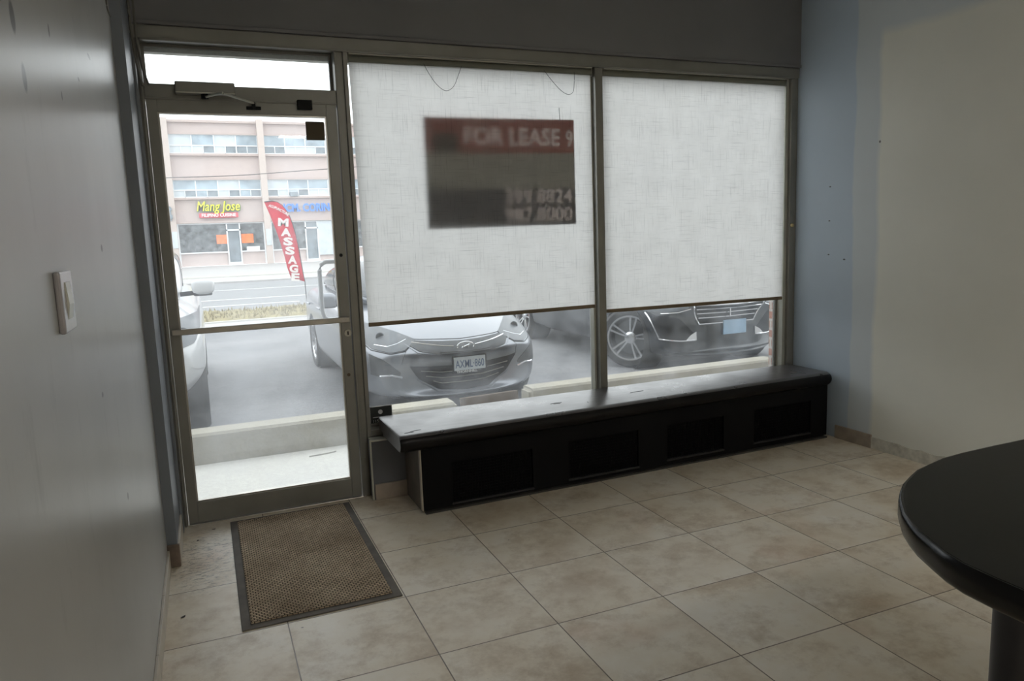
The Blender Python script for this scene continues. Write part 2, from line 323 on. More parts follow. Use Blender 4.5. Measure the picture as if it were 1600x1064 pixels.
# ---------------------------------------------------------------- builders
WL = {}
def tag(o, label=None, cat=None, group=None, kind=None):
    if label: o['label'] = label
    if cat: o['category'] = cat
    if group: o['group'] = group
    if kind: o['kind'] = kind
    return o
def empty(name, loc=(0, 0, 0), label=None, cat=None, group=None, kind=None):
    o = bpy.data.objects.new(name, None); COL.objects.link(o); o.location = loc; o.empty_display_size = 0.1
    WL[o.name] = Vector(loc); return tag(o, label, cat, group, kind)
class MB:
    def __init__(s): s.bm = bmesh.new()
    def box(s, x0, y0, z0, x1, y1, z1, bevel=0.0, seg=2):
        vs = [s.bm.verts.new(p) for p in ((x0, y0, z0), (x1, y0, z0), (x1, y1, z0), (x0, y1, z0), (x0, y0, z1), (x1, y0, z1), (x1, y1, z1), (x0, y1, z1))]
        fs = [s.bm.faces.new([vs[i] for i in f]) for f in ((0, 3, 2, 1), (4, 5, 6, 7), (0, 1, 5, 4), (1, 2, 6, 5), (2, 3, 7, 6), (3, 0, 4, 7))]
        if bevel:
            es = list({e for f in fs for e in f.edges})
            bmesh.ops.bevel(s.bm, geom=es, offset=bevel, segments=seg, profile=0.5, affect='EDGES')
        return s
    def prism(s, pts, axis, a, b):
        """polygon (2-D points) extruded along axis from a to b"""
        def P(p, t):
            return {0: (t, p[0], p[1]), 1: (p[0], t, p[1]), 2: (p[0], p[1], t)}[axis]
        A = [s.bm.verts.new(P(p, a)) for p in pts]; B = [s.bm.verts.new(P(p, b)) for p in pts]
        s.bm.faces.new(A); s.bm.faces.new(B[::-1]); n = len(pts)
        for i in range(n): s.bm.faces.new((A[i], B[i], B[(i + 1) % n], A[(i + 1) % n]))
        return s
    def tube(s, pts, r, seg=10, radii=None):
        pts = [Vector(p) for p in pts]; rings = []; up = Vector((0.0, 0.0, 1.0))
        for i, p in enumerate(pts):
            d = (pts[min(i + 1, len(pts) - 1)] - pts[max(i - 1, 0)]).normalized()
            a = d.cross(up)
            if a.length < 0.05: a = d.cross(Vector((1, 0, 0)))
            a.normalize(); b = d.cross(a).normalized(); rr = radii[i] if radii else r
            rings.append([s.bm.verts.new(p + a * math.cos(2 * PI * k / seg) * rr + b * math.sin(2 * PI * k / seg) * rr) for k in range(seg)])
        for i in range(len(rings) - 1):
            for k in range(seg):
                s.bm.faces.new((rings[i][k], rings[i][(k + 1) % seg], rings[i + 1][(k + 1) % seg], rings[i + 1][k]))
        s.bm.faces.new(rings[0][::-1]); s.bm.faces.new(rings[-1]); return s
    def lathe(s, prof, axis=2, c=(0, 0, 0), seg=32, closed=False):
        """prof: list of (radius, t) revolved about the axis"""
        rings = []
        for r, t in prof:
            ring = []
            for k in range(seg):
                a = 2 * PI * k / seg; u, v = r * math.cos(a), r * math.sin(a)
                p = {0: (t, u, v), 1: (u, t, v), 2: (u, v, t)}[axis]
                ring.append(s.bm.verts.new((p[0] + c[0], p[1] + c[1], p[2] + c[2])))
            rings.append(ring)
        n = len(rings); rng = range(n) if closed else range(n - 1)
        for i in rng:
            A, B = rings[i], rings[(i + 1) % n]
            for k in range(seg): s.bm.faces.new((A[k], A[(k + 1) % seg], B[(k + 1) % seg], B[k]))
        if not closed: s.bm.faces.new(rings[0][::-1]); s.bm.faces.new(rings[-1])
        return s
    def xf(s, f):
        for v in s.bm.verts: v.co = Vector(f(v.co))
        return s
    def build(s, name, m, parent=None, smooth=False):
        bmesh.ops.recalc_face_normals(s.bm, faces=s.bm.faces)
        me = bpy.data.meshes.new(name); vs = [v.co for v in s.bm.verts]
        if parent is not None: off = WL[parent.name]
        else:
            lo = [min(v[i] for v in vs) for i in range(3)]; hi = [max(v[i] for v in vs) for i in range(3)]
            off = Vector(((lo[0] + hi[0]) / 2, (lo[1] + hi[1]) / 2, lo[2]))
        off = off.copy()
        for v in s.bm.verts: v.co -= off
        s.bm.to_mesh(me); s.bm.free()
        if smooth:
            for p in me.polygons: p.use_smooth = True
            me.set_sharp_from_angle(angle=math.radians(40))
        me.materials.append(m)
        o = bpy.data.objects.new(name, me); COL.objects.link(o)
        if parent is not None: o.parent = parent
        else: o.location = off
        WL[o.name] = off
        return o
    def struct(s, name, m, smooth=False):
        # the setting keeps its origin at the world origin so that its procedural patterns line up
        bmesh.ops.recalc_face_normals(s.bm, faces=s.bm.faces)
        me = bpy.data.meshes.new(name); s.bm.to_mesh(me); s.bm.free(); me.materials.append(m)
        if smooth:
            for p in me.polygons: p.use_smooth = True
            me.set_sharp_from_angle(angle=math.radians(40))
        o = bpy.data.objects.new(name, me); COL.objects.link(o); o['kind'] = 'structure'; WL[o.name] = Vector((0, 0, 0)); return o
def B(*a, **k): return MB().box(*a, **k)
def text_bm(txt, size, depth, bold=0.0, align='CENTER', sx=1.0, shear=0.0, width=None):
    """upright text in the x-z plane, reading from -y, centred on 0; returns an MB"""
    cu = bpy.data.curves.new('lettering', 'FONT'); cu.body = txt; cu.size = size; cu.extrude = depth; cu.offset = bold
    cu.align_x = align; cu.align_y = 'CENTER'; cu.shear = shear; cu.resolution_u = 3
    ob = bpy.data.objects.new('lettering', cu); COL.objects.link(ob)
    dg = bpy.context.evaluated_depsgraph_get(); dg.update()
    me = bpy.data.meshes.new_from_object(ob.evaluated_get(dg))
    mb = MB(); mb.bm.from_mesh(me)
    bpy.data.objects.remove(ob); bpy.data.curves.remove(cu); bpy.data.meshes.remove(me)
    if width:
        xs = [v.co.x for v in mb.bm.verts]; sx = width / (max(xs) - min(xs))
    for v in mb.bm.verts: v.co = Vector((v.co.x * sx, -v.co.z, v.co.y))
    return mb
def move(mb, x, y, z): return mb.xf(lambda c: (c.x + x, c.y + y, c.z + z))
def copy_tree(o, parent=None):
    c = o.copy(); COL.objects.link(c); c.parent = parent
    for ch in [x for x in bpy.data.objects if x.parent == o]: copy_tree(ch, c)
    return c

XL, XR = -0.893, 3.186
# ================================================================= ROOM SHELL
B(XL - .1, -9, -.1, XR + .1, 0.11, 0).struct('floor', M['floor'])
B(XL - .1, -9, 3.0, XR + .1, 0.11, 3.1).struct('ceiling', M['ceiling'])
B(XL - .12, -9, 0, XL, 0.11, 3.0).struct('wall_left', M['wall_left'])
B(XR, -9, 0, XR + .12, 0.11, 3.0).struct('wall_right', M['wall_right'])
B(XL - .12, -9.1, 0, XR + .12, -9, 3.0).struct('wall_back', M['back'])
mb = B(XL, -0.02, 2.477, XR, 0.11, 3.0); mb.box(XL, -0.03, 2.463, XR, 0.0, 2.480, 0.003)
mb.struct('wall_front', M['header'])
for ly in (-5.4, -7.4):  # two added fill lights, out of view behind the camera
    t = empty('fill_ceiling_light', (1.15, ly, 3.0), 'added unseen fill light in a white ceiling fixture ' + ('over the middle of the shop' if ly > -6 else 'by the back wall'), 'ceiling light', 'added fill lights in the rear of the shop')
    mb = MB()
    for a in ((0.53, ly - .17, 1.77, ly - .15), (0.53, ly + .15, 1.77, ly + .17), (0.53, ly - .15, 0.55, ly + .15), (1.75, ly - .15, 1.77, ly + .15)): mb.box(a[0], a[1], 2.95, a[2], a[3], 3.0)
    mb.build('light_frame', M['white'], t)
    B(0.55, ly - .15, 2.96, 1.75, ly + .15, 2.98).build('diffuser', M['lamp'], t)
# wall under the shop windows
mb = B(0.128, -0.09, 0.0, XR, 0.12, 0.334); o = mb.struct('wall_front_lower', M['knee'])
mb = B(0.120, -0.096, 0.0, 0.130, -0.08, 0.340, 0.002); mb.box(0.130, -0.096, 0.330, XR, -0.02, 0.340, 0.002)
mb.struct('trim_1', M['frame_light'])
B(0.135, -0.104, 0, 0.315, -0.09, 0.090, 0.003).struct('baseboard_front', M['tilebase'])
# boxed post beside the door
mb = B(XL, -0.50, 0.0, -0.850, -0.0, 3.0); mb.box(-0.850, -0.10, 0.0, -0.838, 0.0, 2.4, 0.002)
mb.struct('wall_front_return', M['post'])
mb = B(XL, -0.515, 0, -0.842, -0.50, 0.105, 0.003); mb.struct('baseboard_post', M['browntile'])
B(-0.850, -0.50, 0, -0.840, -0.11, 0.105, 0.002).struct('baseboard_post_side', M['creambase'])
mb = MB()
for i in range(18):
    y1 = -0.52 - i * 0.458; mb.box(XL, y1 - 0.4555, 0, XL + 0.010, y1, 0.085, 0.0015, 1)
mb.struct('baseboard_left', M['creambase'])
mb = MB(); mb.box(XR - 0.013, -0.69, 0, XR, -0.40, 0.088, 0.002, 1)
mb.struct('baseboard_right', M['tilebase'])
mb = MB(); random.seed(3)
pts = []
for i in range(60):
    y = -0.69 - i * 0.05; pts.append((y, 0.072 + random.uniform(-0.004, 0.007)))
mb.prism([(pts[0][0], 0.0)] + pts + [(pts[-1][0], 0.0)], 0, XR - 0.007, XR)
mb.struct('baseboard_right_bare', M['plaster'])

# ================================================================= STOREFRONT FRAME
fr, fl = M['frame'], M['frame_light']
mb = B(-0.850, -0.012, 2.400, XR, 0.11, 2.463, 0.003); mb.box(-0.815, -0.022, 2.392, 3.14, 0.0, 2.402, 0.003)
mb.struct('trim_2', fr)
mb = B(-0.850, -0.005, 0.0, -0.818, 0.11, 2.40, 0.003); mb.box(-0.832, -0.018, 0.0, -0.822, 0.0, 2.40, 0.003); mb.struct('trim_3', fr)
mb = B(0.084, 0.0, 0.0, 0.150, 0.11, 2.40, 0.003); mb.box(0.128, -0.014, 0.0, 0.150, 0.004, 2.40, 0.003); mb.box(0.084, -0.01, 0, 0.092, 0.0, 2.4, 0.002); mb.struct('trim_4', fr)
mb = B(1.622, 0.0, 0.335, 1.672, 0.11, 2.40, 0.003); mb.struct('trim_5', fr)
mb = B(1.606, 0.045, 0.335, 1.622, 0.085, 2.40, 0.002); mb.struct('trim_6', fl)
mb = B(3.128, -0.002, 0.335, XR, 0.11, 2.40, 0.003); mb.struct('trim_7', fr)
mb = B(3.100, 0.020, 0.335, 3.128, 0.11, 2.40, 0.002); mb.struct('trim_8', fl)
mb = B(-0.818, 0.0, 2.133, 0.084, 0.11, 2.200, 0.003); mb.box(-0.818, -0.006, 2.126, 0.084, 0.004, 2.135, 0.002); mb.struct('trim_9', fr)
mb = B(0.150, 0.0, 0.335, 3.128, 0.11, 0.375, 0.003); mb.box(0.150, -0.012, 0.362, 3.128, 0.0, 0.375, 0.002); mb.struct('trim_10', fr)
B(-0.85, -0.01, -0.03, 0.10, 0.13, 0.004, 0.002).struct('door_threshold', M['alu'])
# windows: frame beads and pane
def window(name, x0, z0, x1, z1, glass, yg=0.09, bead=0.014, bm=fr):
    w_ = empty(name, (x0, yg, z0), kind='structure')
    f = MB()
    for a in ((x0, z0, x0 + bead, z1), (x1 - bead, z0, x1, z1), (x0 + bead, z0, x1 - bead, z0 + bead), (x0 + bead, z1 - bead, x1 - bead, z1)):
        f.box(a[0], yg - 0.014, a[1], a[2], yg + 0.014, a[3], 0.001, 1)
    f.build('window_frame', bm, w_)
    B(x0 + .004, yg - 0.003, z0 + .004, x1 - .004, yg + 0.003, z1 - .004).build('window_pane', glass, w_)
    return w_
window('window_1', -0.818, 2.200, 0.084, 2.400, M['glass_clear'])
window('window_2', 0.150, 0.375, 1.622, 2.400, M['glass_win'])
window('window_3', 1.672, 0.375, 3.100, 2.400, M['glass_win'])
# door
d = empty('door_1', (-0.815, 0.0, 0.0), kind='structure')
mb = B(-0.815, 0, .008, -0.769, .045, 2.128, .002); mb.box(0.027, 0, .008, 0.079, .045, 2.128, .002)
mb.box(-0.769, 0, 2.070, 0.027, .045, 2.128, .002); mb.box(-0.769, 0, .008, 0.027, .045, .115, .002)
mb.build('door_frame', fr, d)
mb = MB()
for a in ((-0.769, .115, -0.762, 2.07), (0.020, .115, 0.027, 2.07), (-0.762, .115, 0.020, .122), (-0.762, 2.063, 0.020, 2.07)):
    mb.box(a[0], .008, a[1], a[2], .038, a[3])
mb.build('glazing_bead', M['alu'], d)
B(-0.765, .020, .118, 0.024, .026, 2.067).build('door_glass', M['glass_door'], d)
mb = MB(); mb.box(-0.805, -0.052, 0.992, 0.066, -0.040, 1.022, 0.004)
mb.box(-0.803, -0.050, 0.997, -0.785, 0.0, 1.017, 0.003); mb.box(0.046, -0.050, 0.995, 0.064, 0.0, 1.019, 0.003)
mb.build('push_bar', M['alu'], d)
mb = MB(); pth = [(0.052, .045, 1.316), (0.050, .085, 1.316), (0.035, .112, 1.316), (-0.015, .112, 1.316), (-0.040, .112, 1.302), (-0.050, .112, 1.270), (-0.050, .112, 1.05), (-0.040, .112, 1.012), (-0.018, .112, .997), (0.035, .112, .997), (0.050, .085, .997), (0.052, .045, .997)]
mb.tube(pth, 0.0125, 12); mb.build('pull_handle', M['steel'], d, True)
mb = MB(); mb.lathe([(0.019, -0.008), (0.019, 0.0), (0.0, 0.001)][:2], 1, (0.060, 0, 0.930), 24); lk = mb.build('lock_cylinder', M['alu'], d, True)
B(0.0565, -0.0095, 0.920, 0.0635, -0.008, 0.940).build('keyhole', M['black'], lk)
MB().lathe([(0.009, -0.004), (0.009, 0.0)], 1, (0.052, 0, 1.35), 16).build('bolt', M['black'], d, True)
MB().lathe([(0.009, -0.003), (0.009, 0.0)], 1, (0.050, 0, 0.70), 16).build('bolt', M['board'], d, True)
# door closer
c = empty('door_closer', (-0.548, 0, 2.147), 'grey metal door closer with folding arm on the bar above the glass door', 'door closer')
B(-0.682, -0.075, 2.150, -0.414, 0, 2.202, 0.006).build('closer_body', M['frame'], c)
B(-0.680, -0.078, 2.148, -0.416, -0.066, 2.153, 0.001).build('closer_cover_edge', M['frame_light'], c)
mb = MB(); mb.lathe([(0.016, 2.128), (0.016, 2.150)], 2, (-0.553, -0.040, 0), 16); mb.build('pivot', M['black'], c)
mb = MB(); mb.tube([(-0.553, -0.040, 2.136), (-0.50, -0.150, 2.134), (-0.475, -0.185, 2.132)], 0.006, 8); mb.tube([(-0.475, -0.185, 2.130), (-0.330, -0.030, 2.118)], 0.0055, 8)
mb.build('closer_arm', M['frame_light'], c)
mb = B(-0.365, -0.008, 2.090, -0.295, 0.0, 2.106, 0.002); mb.box(-0.338, -0.034, 2.090, -0.322, 0, 2.124, 0.003); mb.build('arm_bracket', M['black'], c)
o = MB().box(-0.118, -0.028, 2.096, -0.045, 0.0, 2.143, 0.003).build('door_contact_sensor', M['black']); tag(o, 'small black sensor box at the top right corner of the glass door', 'sensor')
o = B(-0.080, .0175, 1.949, 0.014, .0195, 2.043).build('paper_card', M['paper']); tag(o, 'square brown card stuck to the upper right of the door glass', 'card')
# sticker on window
s_ = empty('window_sticker', (0.231, .084, 0.383), 'dark rectangular sticker with white emblem low on the window beside the door frame', 'sticker')
mb = B(0.166, .0835, .381, .297, .0862, .486); mb.build('sticker_border', M['white'], s_)
mb = B(0.170, .0823, .386, .293, .0834, .482); mb.build('sticker_face', M['sticker'], s_)
mb = MB(); mb.lathe([(0.0, .0812), (0.013, .0812), (0.013, .0822), (0, .0822)][1:3], 1, (0.228, 0, .452), 24); mb.build('emblem', M['white'], s_)
mb = B(0.184, .0812, .4205, .276, .0822, .4245); mb.build('lettering_line', M['white'], s_)
mb = text_bm('115% 4', 0.024, 0.0004); move(mb, 0.216, .0815, .399); mb.build('lettering', M['white'], s_)

# ================================================================= ROLLER SHADES
def shade(x0, x1, zb, skew, label, tilt):
    r = empty('roller_shade', ((x0 + x1) / 2, 0.02, 2.37), label, 'roller shade', 'linen roller shades in the shop windows')
    n = 24; mb = MB(); g = []
    for j in range(n + 1):
        row = []
        for i in range(n + 1):
            u, v = i / n, j / n
            x = x0 + (x1 - x0) * u + skew * (1 - v) * (1 - u); z0 = zb[0] + (zb[1] - zb[0]) * u
            z = z0 + (2.372 - z0) * v
            y = 0.022 + 0.002 * math.sin(5 * u + 2 * v) + tilt * (1 - v)
            row.append((x, y, z))
        g.append(row)
    V = [[mb.bm.verts.new(p) for p in row] for row in g]
    for j in range(n):
        for i in range(n): mb.bm.faces.new((V[j][i], V[j][i + 1], V[j + 1][i + 1], V[j + 1][i]))
    mb.build('shade_cloth', M['shade'], r, True)
    a, b = g[0][0], g[0][-1]
    mb = MB(); mb.box(0, -0.006, -0.011, 1, 0.006, 0.011, 0.002)
    A, Bv = Vector(a), Vector(b)
    mb.xf(lambda c: tuple(A.lerp(Bv, c.x) + Vector((0, c.y, c.z))))
    mb.build('hem_bar', M['shadebar'], r)
    MB().tube([(x0 - 0.002, 0.034, 2.369), (x1 + 0.004, 0.034, 2.369)], 0.0205, 20).build('roller_tube', M['roller'], r, True)
    B(x0 - .002, 0.0, 2.388, x1 + 0.004, 0.055, 2.398, 0.002).build('head_rail', M['frame_light'], r)
    for x in (x0 - 0.008, x1 + 0.006):
        B(x - .002, 0.01, 2.345, x + .002, 0.055, 2.398).build('roller_bracket', M['alu'], r)
    return r
shade(0.163, 1.600, (0.962, 0.966), 0.018, 'wide off-white linen roller shade beside the door, with a lease sign showing through', 0.0)
shade(1.684, 3.092, (0.928, 0.918), 0.0, 'plain off-white linen roller shade in the window next to the blue-grey wall', 0.0)
o = MB().lathe([(0.003, 0), (0.007, -0.004), (0.014, -0.012), (0.012, -0.02), (0.006, -0.024)], 1, (3.140, -0.003, 1.42), 16).build('shade_cord_knob', M['brass'], None, True)
tag(o, 'small round brass knob on the right hand window jamb', 'knob')

# lease sign hung between the shade and the glass, turned so that one edge is nearer the shade
sg = empty('lease_sign', (1.018, 0.045, 1.478), 'for lease sign hanging behind the shade of the window nearer the door', 'sign')
def SX(c):   # skew into place: right edge close to the shade, left edge near the glass
    u = (c.x - 0.552) / 0.930
    return (c.x, c.y + 0.044 + (0.0262 - 0.044) * min(1, max(0, u)), c.z + 0.0 * u)
def cut_text(panel, texts):
    """panel MB minus letters; returns (panel MB, letters MB)"""
    me = bpy.data.meshes.new('p'); bmesh.ops.recalc_face_normals(panel.bm, faces=panel.bm.faces); panel.bm.to_mesh(me); panel.bm.free()
    po = bpy.data.objects.new('p', me); COL.objects.link(po)
    L = bmesh.new()
    for t in texts:
        m2 = bpy.data.meshes.new('t'); t.bm.to_mesh(m2); L.from_mesh(m2); bpy.data.meshes.remove(m2); t.bm.free()
    bmesh.ops.remove_doubles(L, verts=L.verts, dist=1e-5); bmesh.ops.recalc_face_normals(L, faces=L.faces)
    big = bmesh.new(); ml = bpy.data.meshes.new('l'); L.to_mesh(ml); big.from_mesh(ml)
    for v in big.verts: v.co.y *= 6
    mc = bpy.data.meshes.new('c'); big.to_mesh(mc); big.free()
    co = bpy.data.objects.new('c', mc); COL.objects.link(co)
    md = po.modifiers.new('b', 'BOOLEAN'); md.operation = 'DIFFERENCE'; md.object = co; md.solver = 'EXACT'; md.use_self = True
    dg = bpy.context.evaluated_depsgraph_get(); dg.update(); res = bpy.data.meshes.new_from_object(po.evaluated_get(dg))
    P = MB(); P.bm.from_mesh(res); Q = MB(); Q.bm.from_mesh(ml)
    for x in (po, co): bpy.data.objects.remove(x)
    L.free(); return P, Q
def T(txt, size, x, z, width=None, bold=0.0):
    return move(text_bm(txt, size, 0.0008, bold, width=width), x, 0, z)
PZ = [(1.478, 1.690), (1.690, 1.895), (1.895, 2.090)]
p = MB().box(0.552, -0.0009, 1.895, 1.482, 0.0009, 2.090)
P, Q = cut_text(p, [T('FOR LEASE', 0.135, 1.085, 1.980, 0.60, 0.003), T('9', 0.13, 1.450, 1.975, 0.05, 0.002)])
P.xf(SX).build('sign_panel', M['sign_red'], sg); Q.xf(SX).build('lettering', M['sign_letter'], sg)
B(0.552, -0.0009, 1.690, 1.482, 0.0009, 1.895).xf(SX).build('sign_panel', M['sign_grey'], sg)
p = MB().box(0.552, -0.0009, 1.478, 1.482, 0.0009, 1.690)
P, Q = cut_text(p, [T('399.8824', 0.115, 1.240, 1.640, 0.44, 0.002), T('987.8000', 0.115, 1.240, 1.535, 0.44, 0.002)])
P.xf(SX).build('sign_panel', M['sign_navy'], sg); Q.xf(SX).build('lettering', M['sign_letter'], sg)
B(0.60, -0.003, 1.895, 0.745, -0.001, 2.00).xf(SX).build('photo_patch', M['sign_navy'], sg)
# loose hanging wires behind and above the sign
def wire_thing(pts, label):
    mb = MB(); mb.tube(pts, 0.0014, 6); o = mb.build('hanging_wire', M['wire']); tag(o, label, 'wire'); return o
def arc(p, n=6):
    out = []
    for i in range(len(p) - 1):
        p0 = Vector(p[max(i - 1, 0)]); p1 = Vector(p[i]); p2 = Vector(p[i + 1]); p3 = Vector(p[min(i + 2, len(p) - 1)])
        for k in range(n):
            t = k / n; out.append(0.5 * ((2 * p1) + (p2 - p0) * t + (2 * p0 - 5 * p1 + 4 * p2 - p3) * t * t + (3 * p1 - p0 - 3 * p2 + p3) * t ** 3))
    out.append(Vector(p[-1])); return out
wy = 0.0155
wire_thing(arc([(0.565, wy, 2.372), (0.595, wy, 2.315), (0.640, wy, 2.255), (0.690, wy, 2.225), (0.735, wy, 2.25), (0.765, wy, 2.31), (0.791, wy, 2.372)]), 'thin wire looped in a U above the left end of the lease sign')
wire_thing(arc([(1.285, wy, 2.372), (1.345, wy, 2.305), (1.40, wy, 2.255), (1.445, wy, 2.234), (1.48, wy, 2.25), (1.489, wy, 2.31), (1.490, wy, 2.372)]), 'thin wire looped above the right corner of the lease sign')
wire_thing(arc([(1.385, wy, 2.155), (1.386, wy, 2.12), (1.388, wy, 2.085)]), 'short straight wire at the top right edge of the lease sign')

# ================================================================= WINDOW BENCH
K = 0.0209
def sh(c): return (c.x, c.y + K * (c.x - 0.31), c.z)
bn = empty('window_bench', (1.70, -0.2, 0), 'long black wooden bench with worn glossy top and vent openings under the shop windows', 'bench')
# top with rounded nose: profile swept along x
def prof(t):
    # nose profile in (y,z) with front at yf
    yf = -0.503 + t * (-0.392 + 0.503)
    pts = [(-0.004, 0.445)]
    r = 0.045
    for k in range(9):
        a = PI / 2 + PI * k / 8
        pts.append((yf + r + r * 0.9 * math.cos(a), 0.400 + r * math.sin(a)))
    pts.append((-0.10, 0.355)); pts.append((-0.10, 0.372)); pts.append((-0.004, 0.372))
    return pts
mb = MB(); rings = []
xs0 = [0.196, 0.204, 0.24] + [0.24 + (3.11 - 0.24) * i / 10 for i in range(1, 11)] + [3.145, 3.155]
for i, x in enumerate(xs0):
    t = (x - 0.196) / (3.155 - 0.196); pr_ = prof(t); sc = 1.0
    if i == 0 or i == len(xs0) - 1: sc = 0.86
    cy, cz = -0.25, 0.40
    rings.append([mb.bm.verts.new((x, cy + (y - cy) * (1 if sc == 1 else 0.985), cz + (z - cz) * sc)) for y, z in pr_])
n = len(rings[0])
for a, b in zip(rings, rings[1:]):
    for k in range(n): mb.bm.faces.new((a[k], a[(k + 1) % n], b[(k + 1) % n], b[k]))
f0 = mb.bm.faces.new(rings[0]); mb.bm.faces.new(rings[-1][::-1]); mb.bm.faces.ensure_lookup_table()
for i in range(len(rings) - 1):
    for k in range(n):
        if 3 <= k <= 11: mb.bm.faces[i * n + k].material_index = 1  # front and underside take the shaded tone, the top keeps the lightened one
bt = mb.build('bench_top', M['bench_top'], bn, True); bt.data.materials.append(M['shaded_nose'])
for x0, y0, x1, y1 in ((.235, -.43, .285, -.425), (.27, -.41, .33, -.40), (1.155, -.23, 1.23, -.225), (1.17, -.24, 1.21, -.25), (1.70, -.22, 1.80, -.21), (1.36, -.31, 1.365, -.29)):
    a, b_ = Vector((x0, y0, .4452)), Vector((x1, y1, .4452)); mb = MB(); mb.tube([a, (a + b_) / 2 + Vector((0, .004, 0)), b_], .0016, 4); mb.build('scratch_mark', M['black'], bn)
V = [(0.478, 0.950, 0.030, 0.255), (1.175, 1.640, 0.040, 0.262), (1.843, 2.270, 0.048, 0.264), (2.512, 2.990, 0.052, 0.270)]
fy0, fy1 = -0.428, -0.410; x = 0.310; mb = MB()
edges = [0.310] + [e for v in V for e in v[:2]] + [3.135]
for i in range(0, len(edges), 2): mb.box(edges[i], fy0, 0.018, edges[i + 1], fy1, 0.375)
for a, b_, z0, z1 in V: mb.box(a, fy0, 0.018, b_, fy1, z0); mb.box(a, fy0, z1, b_, fy1, 0.375)
mb.xf(sh).build('front_panel', M['bench'], bn)
for a, b_, z0, z1 in V:
    mb = MB(); zz = z0
    mb.box(a, fy1, z0, b_, fy1 + 0.003, z1)
    nx = int((b_ - a) / 0.016)
    for i in range(nx): xx = a + (i + 0.5) * (b_ - a) / nx; mb.box(xx - 0.0025, fy1 - 0.006, z0, xx + 0.0025, fy1, z1)
    nz_ = int((z1 - z0) / 0.016)
    for i in range(nz_): zz = z0 + (i + 0.5) * (z1 - z0) / nz_; mb.box(a, fy1 - 0.005, zz - 0.0025, b_, fy1, zz + 0.0025)
    gr = mb.xf(sh).build('vent_grille', M['bench_in'], bn)
    mb = MB(); mb.box(a - 0.004, fy0 - 0.004, z0 - 0.008, b_ + 0.004, fy1, z0 + 0.004, 0.002, 1); mb.xf(sh).build('vent_lip', M['bench_lip'], gr)
mb = MB(); mb.box(0.314, -0.410, 0.004, 0.330, -0.092, 0.375); mb.build('end_panel', M['bench_end'], bn)
mb = MB(); mb.box(0.307, -0.432, 0.018, 0.314, -0.405, 0.372, 0.001, 1); mb.build('end_trim', M['creambase'], bn)
mb = MB(); mb.box(0.325, -0.410, 0.0, 3.13, -0.395, 0.020); mb.box(0.325, -0.440, 0.0, 3.13, -0.410, 0.010); mb.xf(sh).build('toe_kick', M['toekick'], bn)

# ================================================================= DOORMAT
dm = empty('doormat', (-0.313, -0.655, 0), 'brown ribbed entrance mat with grey rubber border in front of the glass door', 'doormat')
mb = B(-0.620, -1.243, 0.0, -0.008, -0.062, 0.005, 0.002, 1); mb.build('rubber_border', M['matborder'], dm)
mb = B(-0.586, -1.208, 0.004, -0.042, -0.088, 0.0115, 0.003, 2); mb.build('carpet_pile', M['carpet'], dm)
# scraps on the tiles
def scrap(x, y, s, rz, label):
    mb = MB(); mb.prism([(-1, 0), (-.4, .45), (.5, .35), (1, -.1), (.3, -.5), (-.5, -.35)], 2, 0, 0.08)
    mb.xf(lambda c: (x + s * (c.x * math.cos(rz) - c.y * math.sin(rz)), y + s * (c.x * math.sin(rz) + c.y * math.cos(rz)), 0.0005 + s * c.z + 0.15 * s * c.x * c.x))
    o = mb.build('dry_leaf_scrap', M['leaf']); tag(o, label, 'debris', 'dark scraps on the floor tiles')
scrap(-0.826, -1.02, 0.013, 0.9, 'dark leaf scrap on the floor tile left of the doormat, nearest the camera')
scrap(-0.700, -0.115, 0.010, 0.3, 'dark leaf scrap on the tile by the foot of the door, left of the mat')
scrap(-0.775, -0.235, 0.010, 1.5, 'dark crumb on the tile beside the door post')

# ================================================================= BLACK COUNTER
ct = empty('counter_table', (0.95, -3.6, 0), 'black laminate counter with rounded corner on a round leg in the right foreground', 'table')
edge = [(1.60, -2.900), (1.137, -2.900), (1.026, -2.8995), (0.915, -2.902), (0.845, -2.908), (0.779, -2.924), (0.725, -2.938), (0.683, -2.957), (0.635, -2.981), (0.593, -3.009), (0.560, -3.034), (0.534, -3.058), (0.500, -3.092), (0.471, -3.129), (0.448, -3.163), (0.429, -3.200), (0.410, -3.240), (0.399, -3.278), (0.394, -3.331), (0.393, -3.40), (0.393, -4.30), (1.60, -4.30)]
TT = 0.900; TH = 0.052
def inset(pts, d_):
    n_ = len(pts); out = []
    for i in range(n_):
        a, b_, c_ = Vector(pts[i - 1]), Vector(pts[i]), Vector(pts[(i + 1) % n_])
        d1 = (b_ - a).normalized(); d2 = (c_ - b_).normalized(); nn = Vector((-(d1 + d2).y, (d1 + d2).x))
        if nn.length < 1e-6: nn = Vector((-d1.y, d1.x))
        out.append(tuple(b_ + nn.normalized() * d_))
    return out
e0 = inset(edge, 0.008)
mb = MB(); mb.prism(e0, 2, TT - 0.004, TT); mb.build('counter_top', M['counter'], ct)
mb = MB(); levels = [(0.009, 0.0), (0.004, 0.0005), (0.0012, 0.004), (0.0, 0.010), (0.0, 0.036), (0.003, 0.045), (0.010, TH)]
rr = []
for d_, dz in levels:
    pp = inset(edge, d_) if d_ else edge
    rr.append([mb.bm.verts.new((q[0], q[1], TT - dz)) for q in pp])
n = len(edge)
for a, b_ in zip(rr, rr[1:]):
    for k in range(n): mb.bm.faces.new((a[k], a[(k + 1) % n], b_[(k + 1) % n], b_[k]))
mb.bm.faces.new(rr[-1]); mb.bm.faces.new(rr[0][::-1])
for v in mb.bm.verts:
    if v.co.z > TT - 0.0003: v.co.z = TT - 0.0005
mb.build('counter_edge', M['counter_edge'], ct, True)
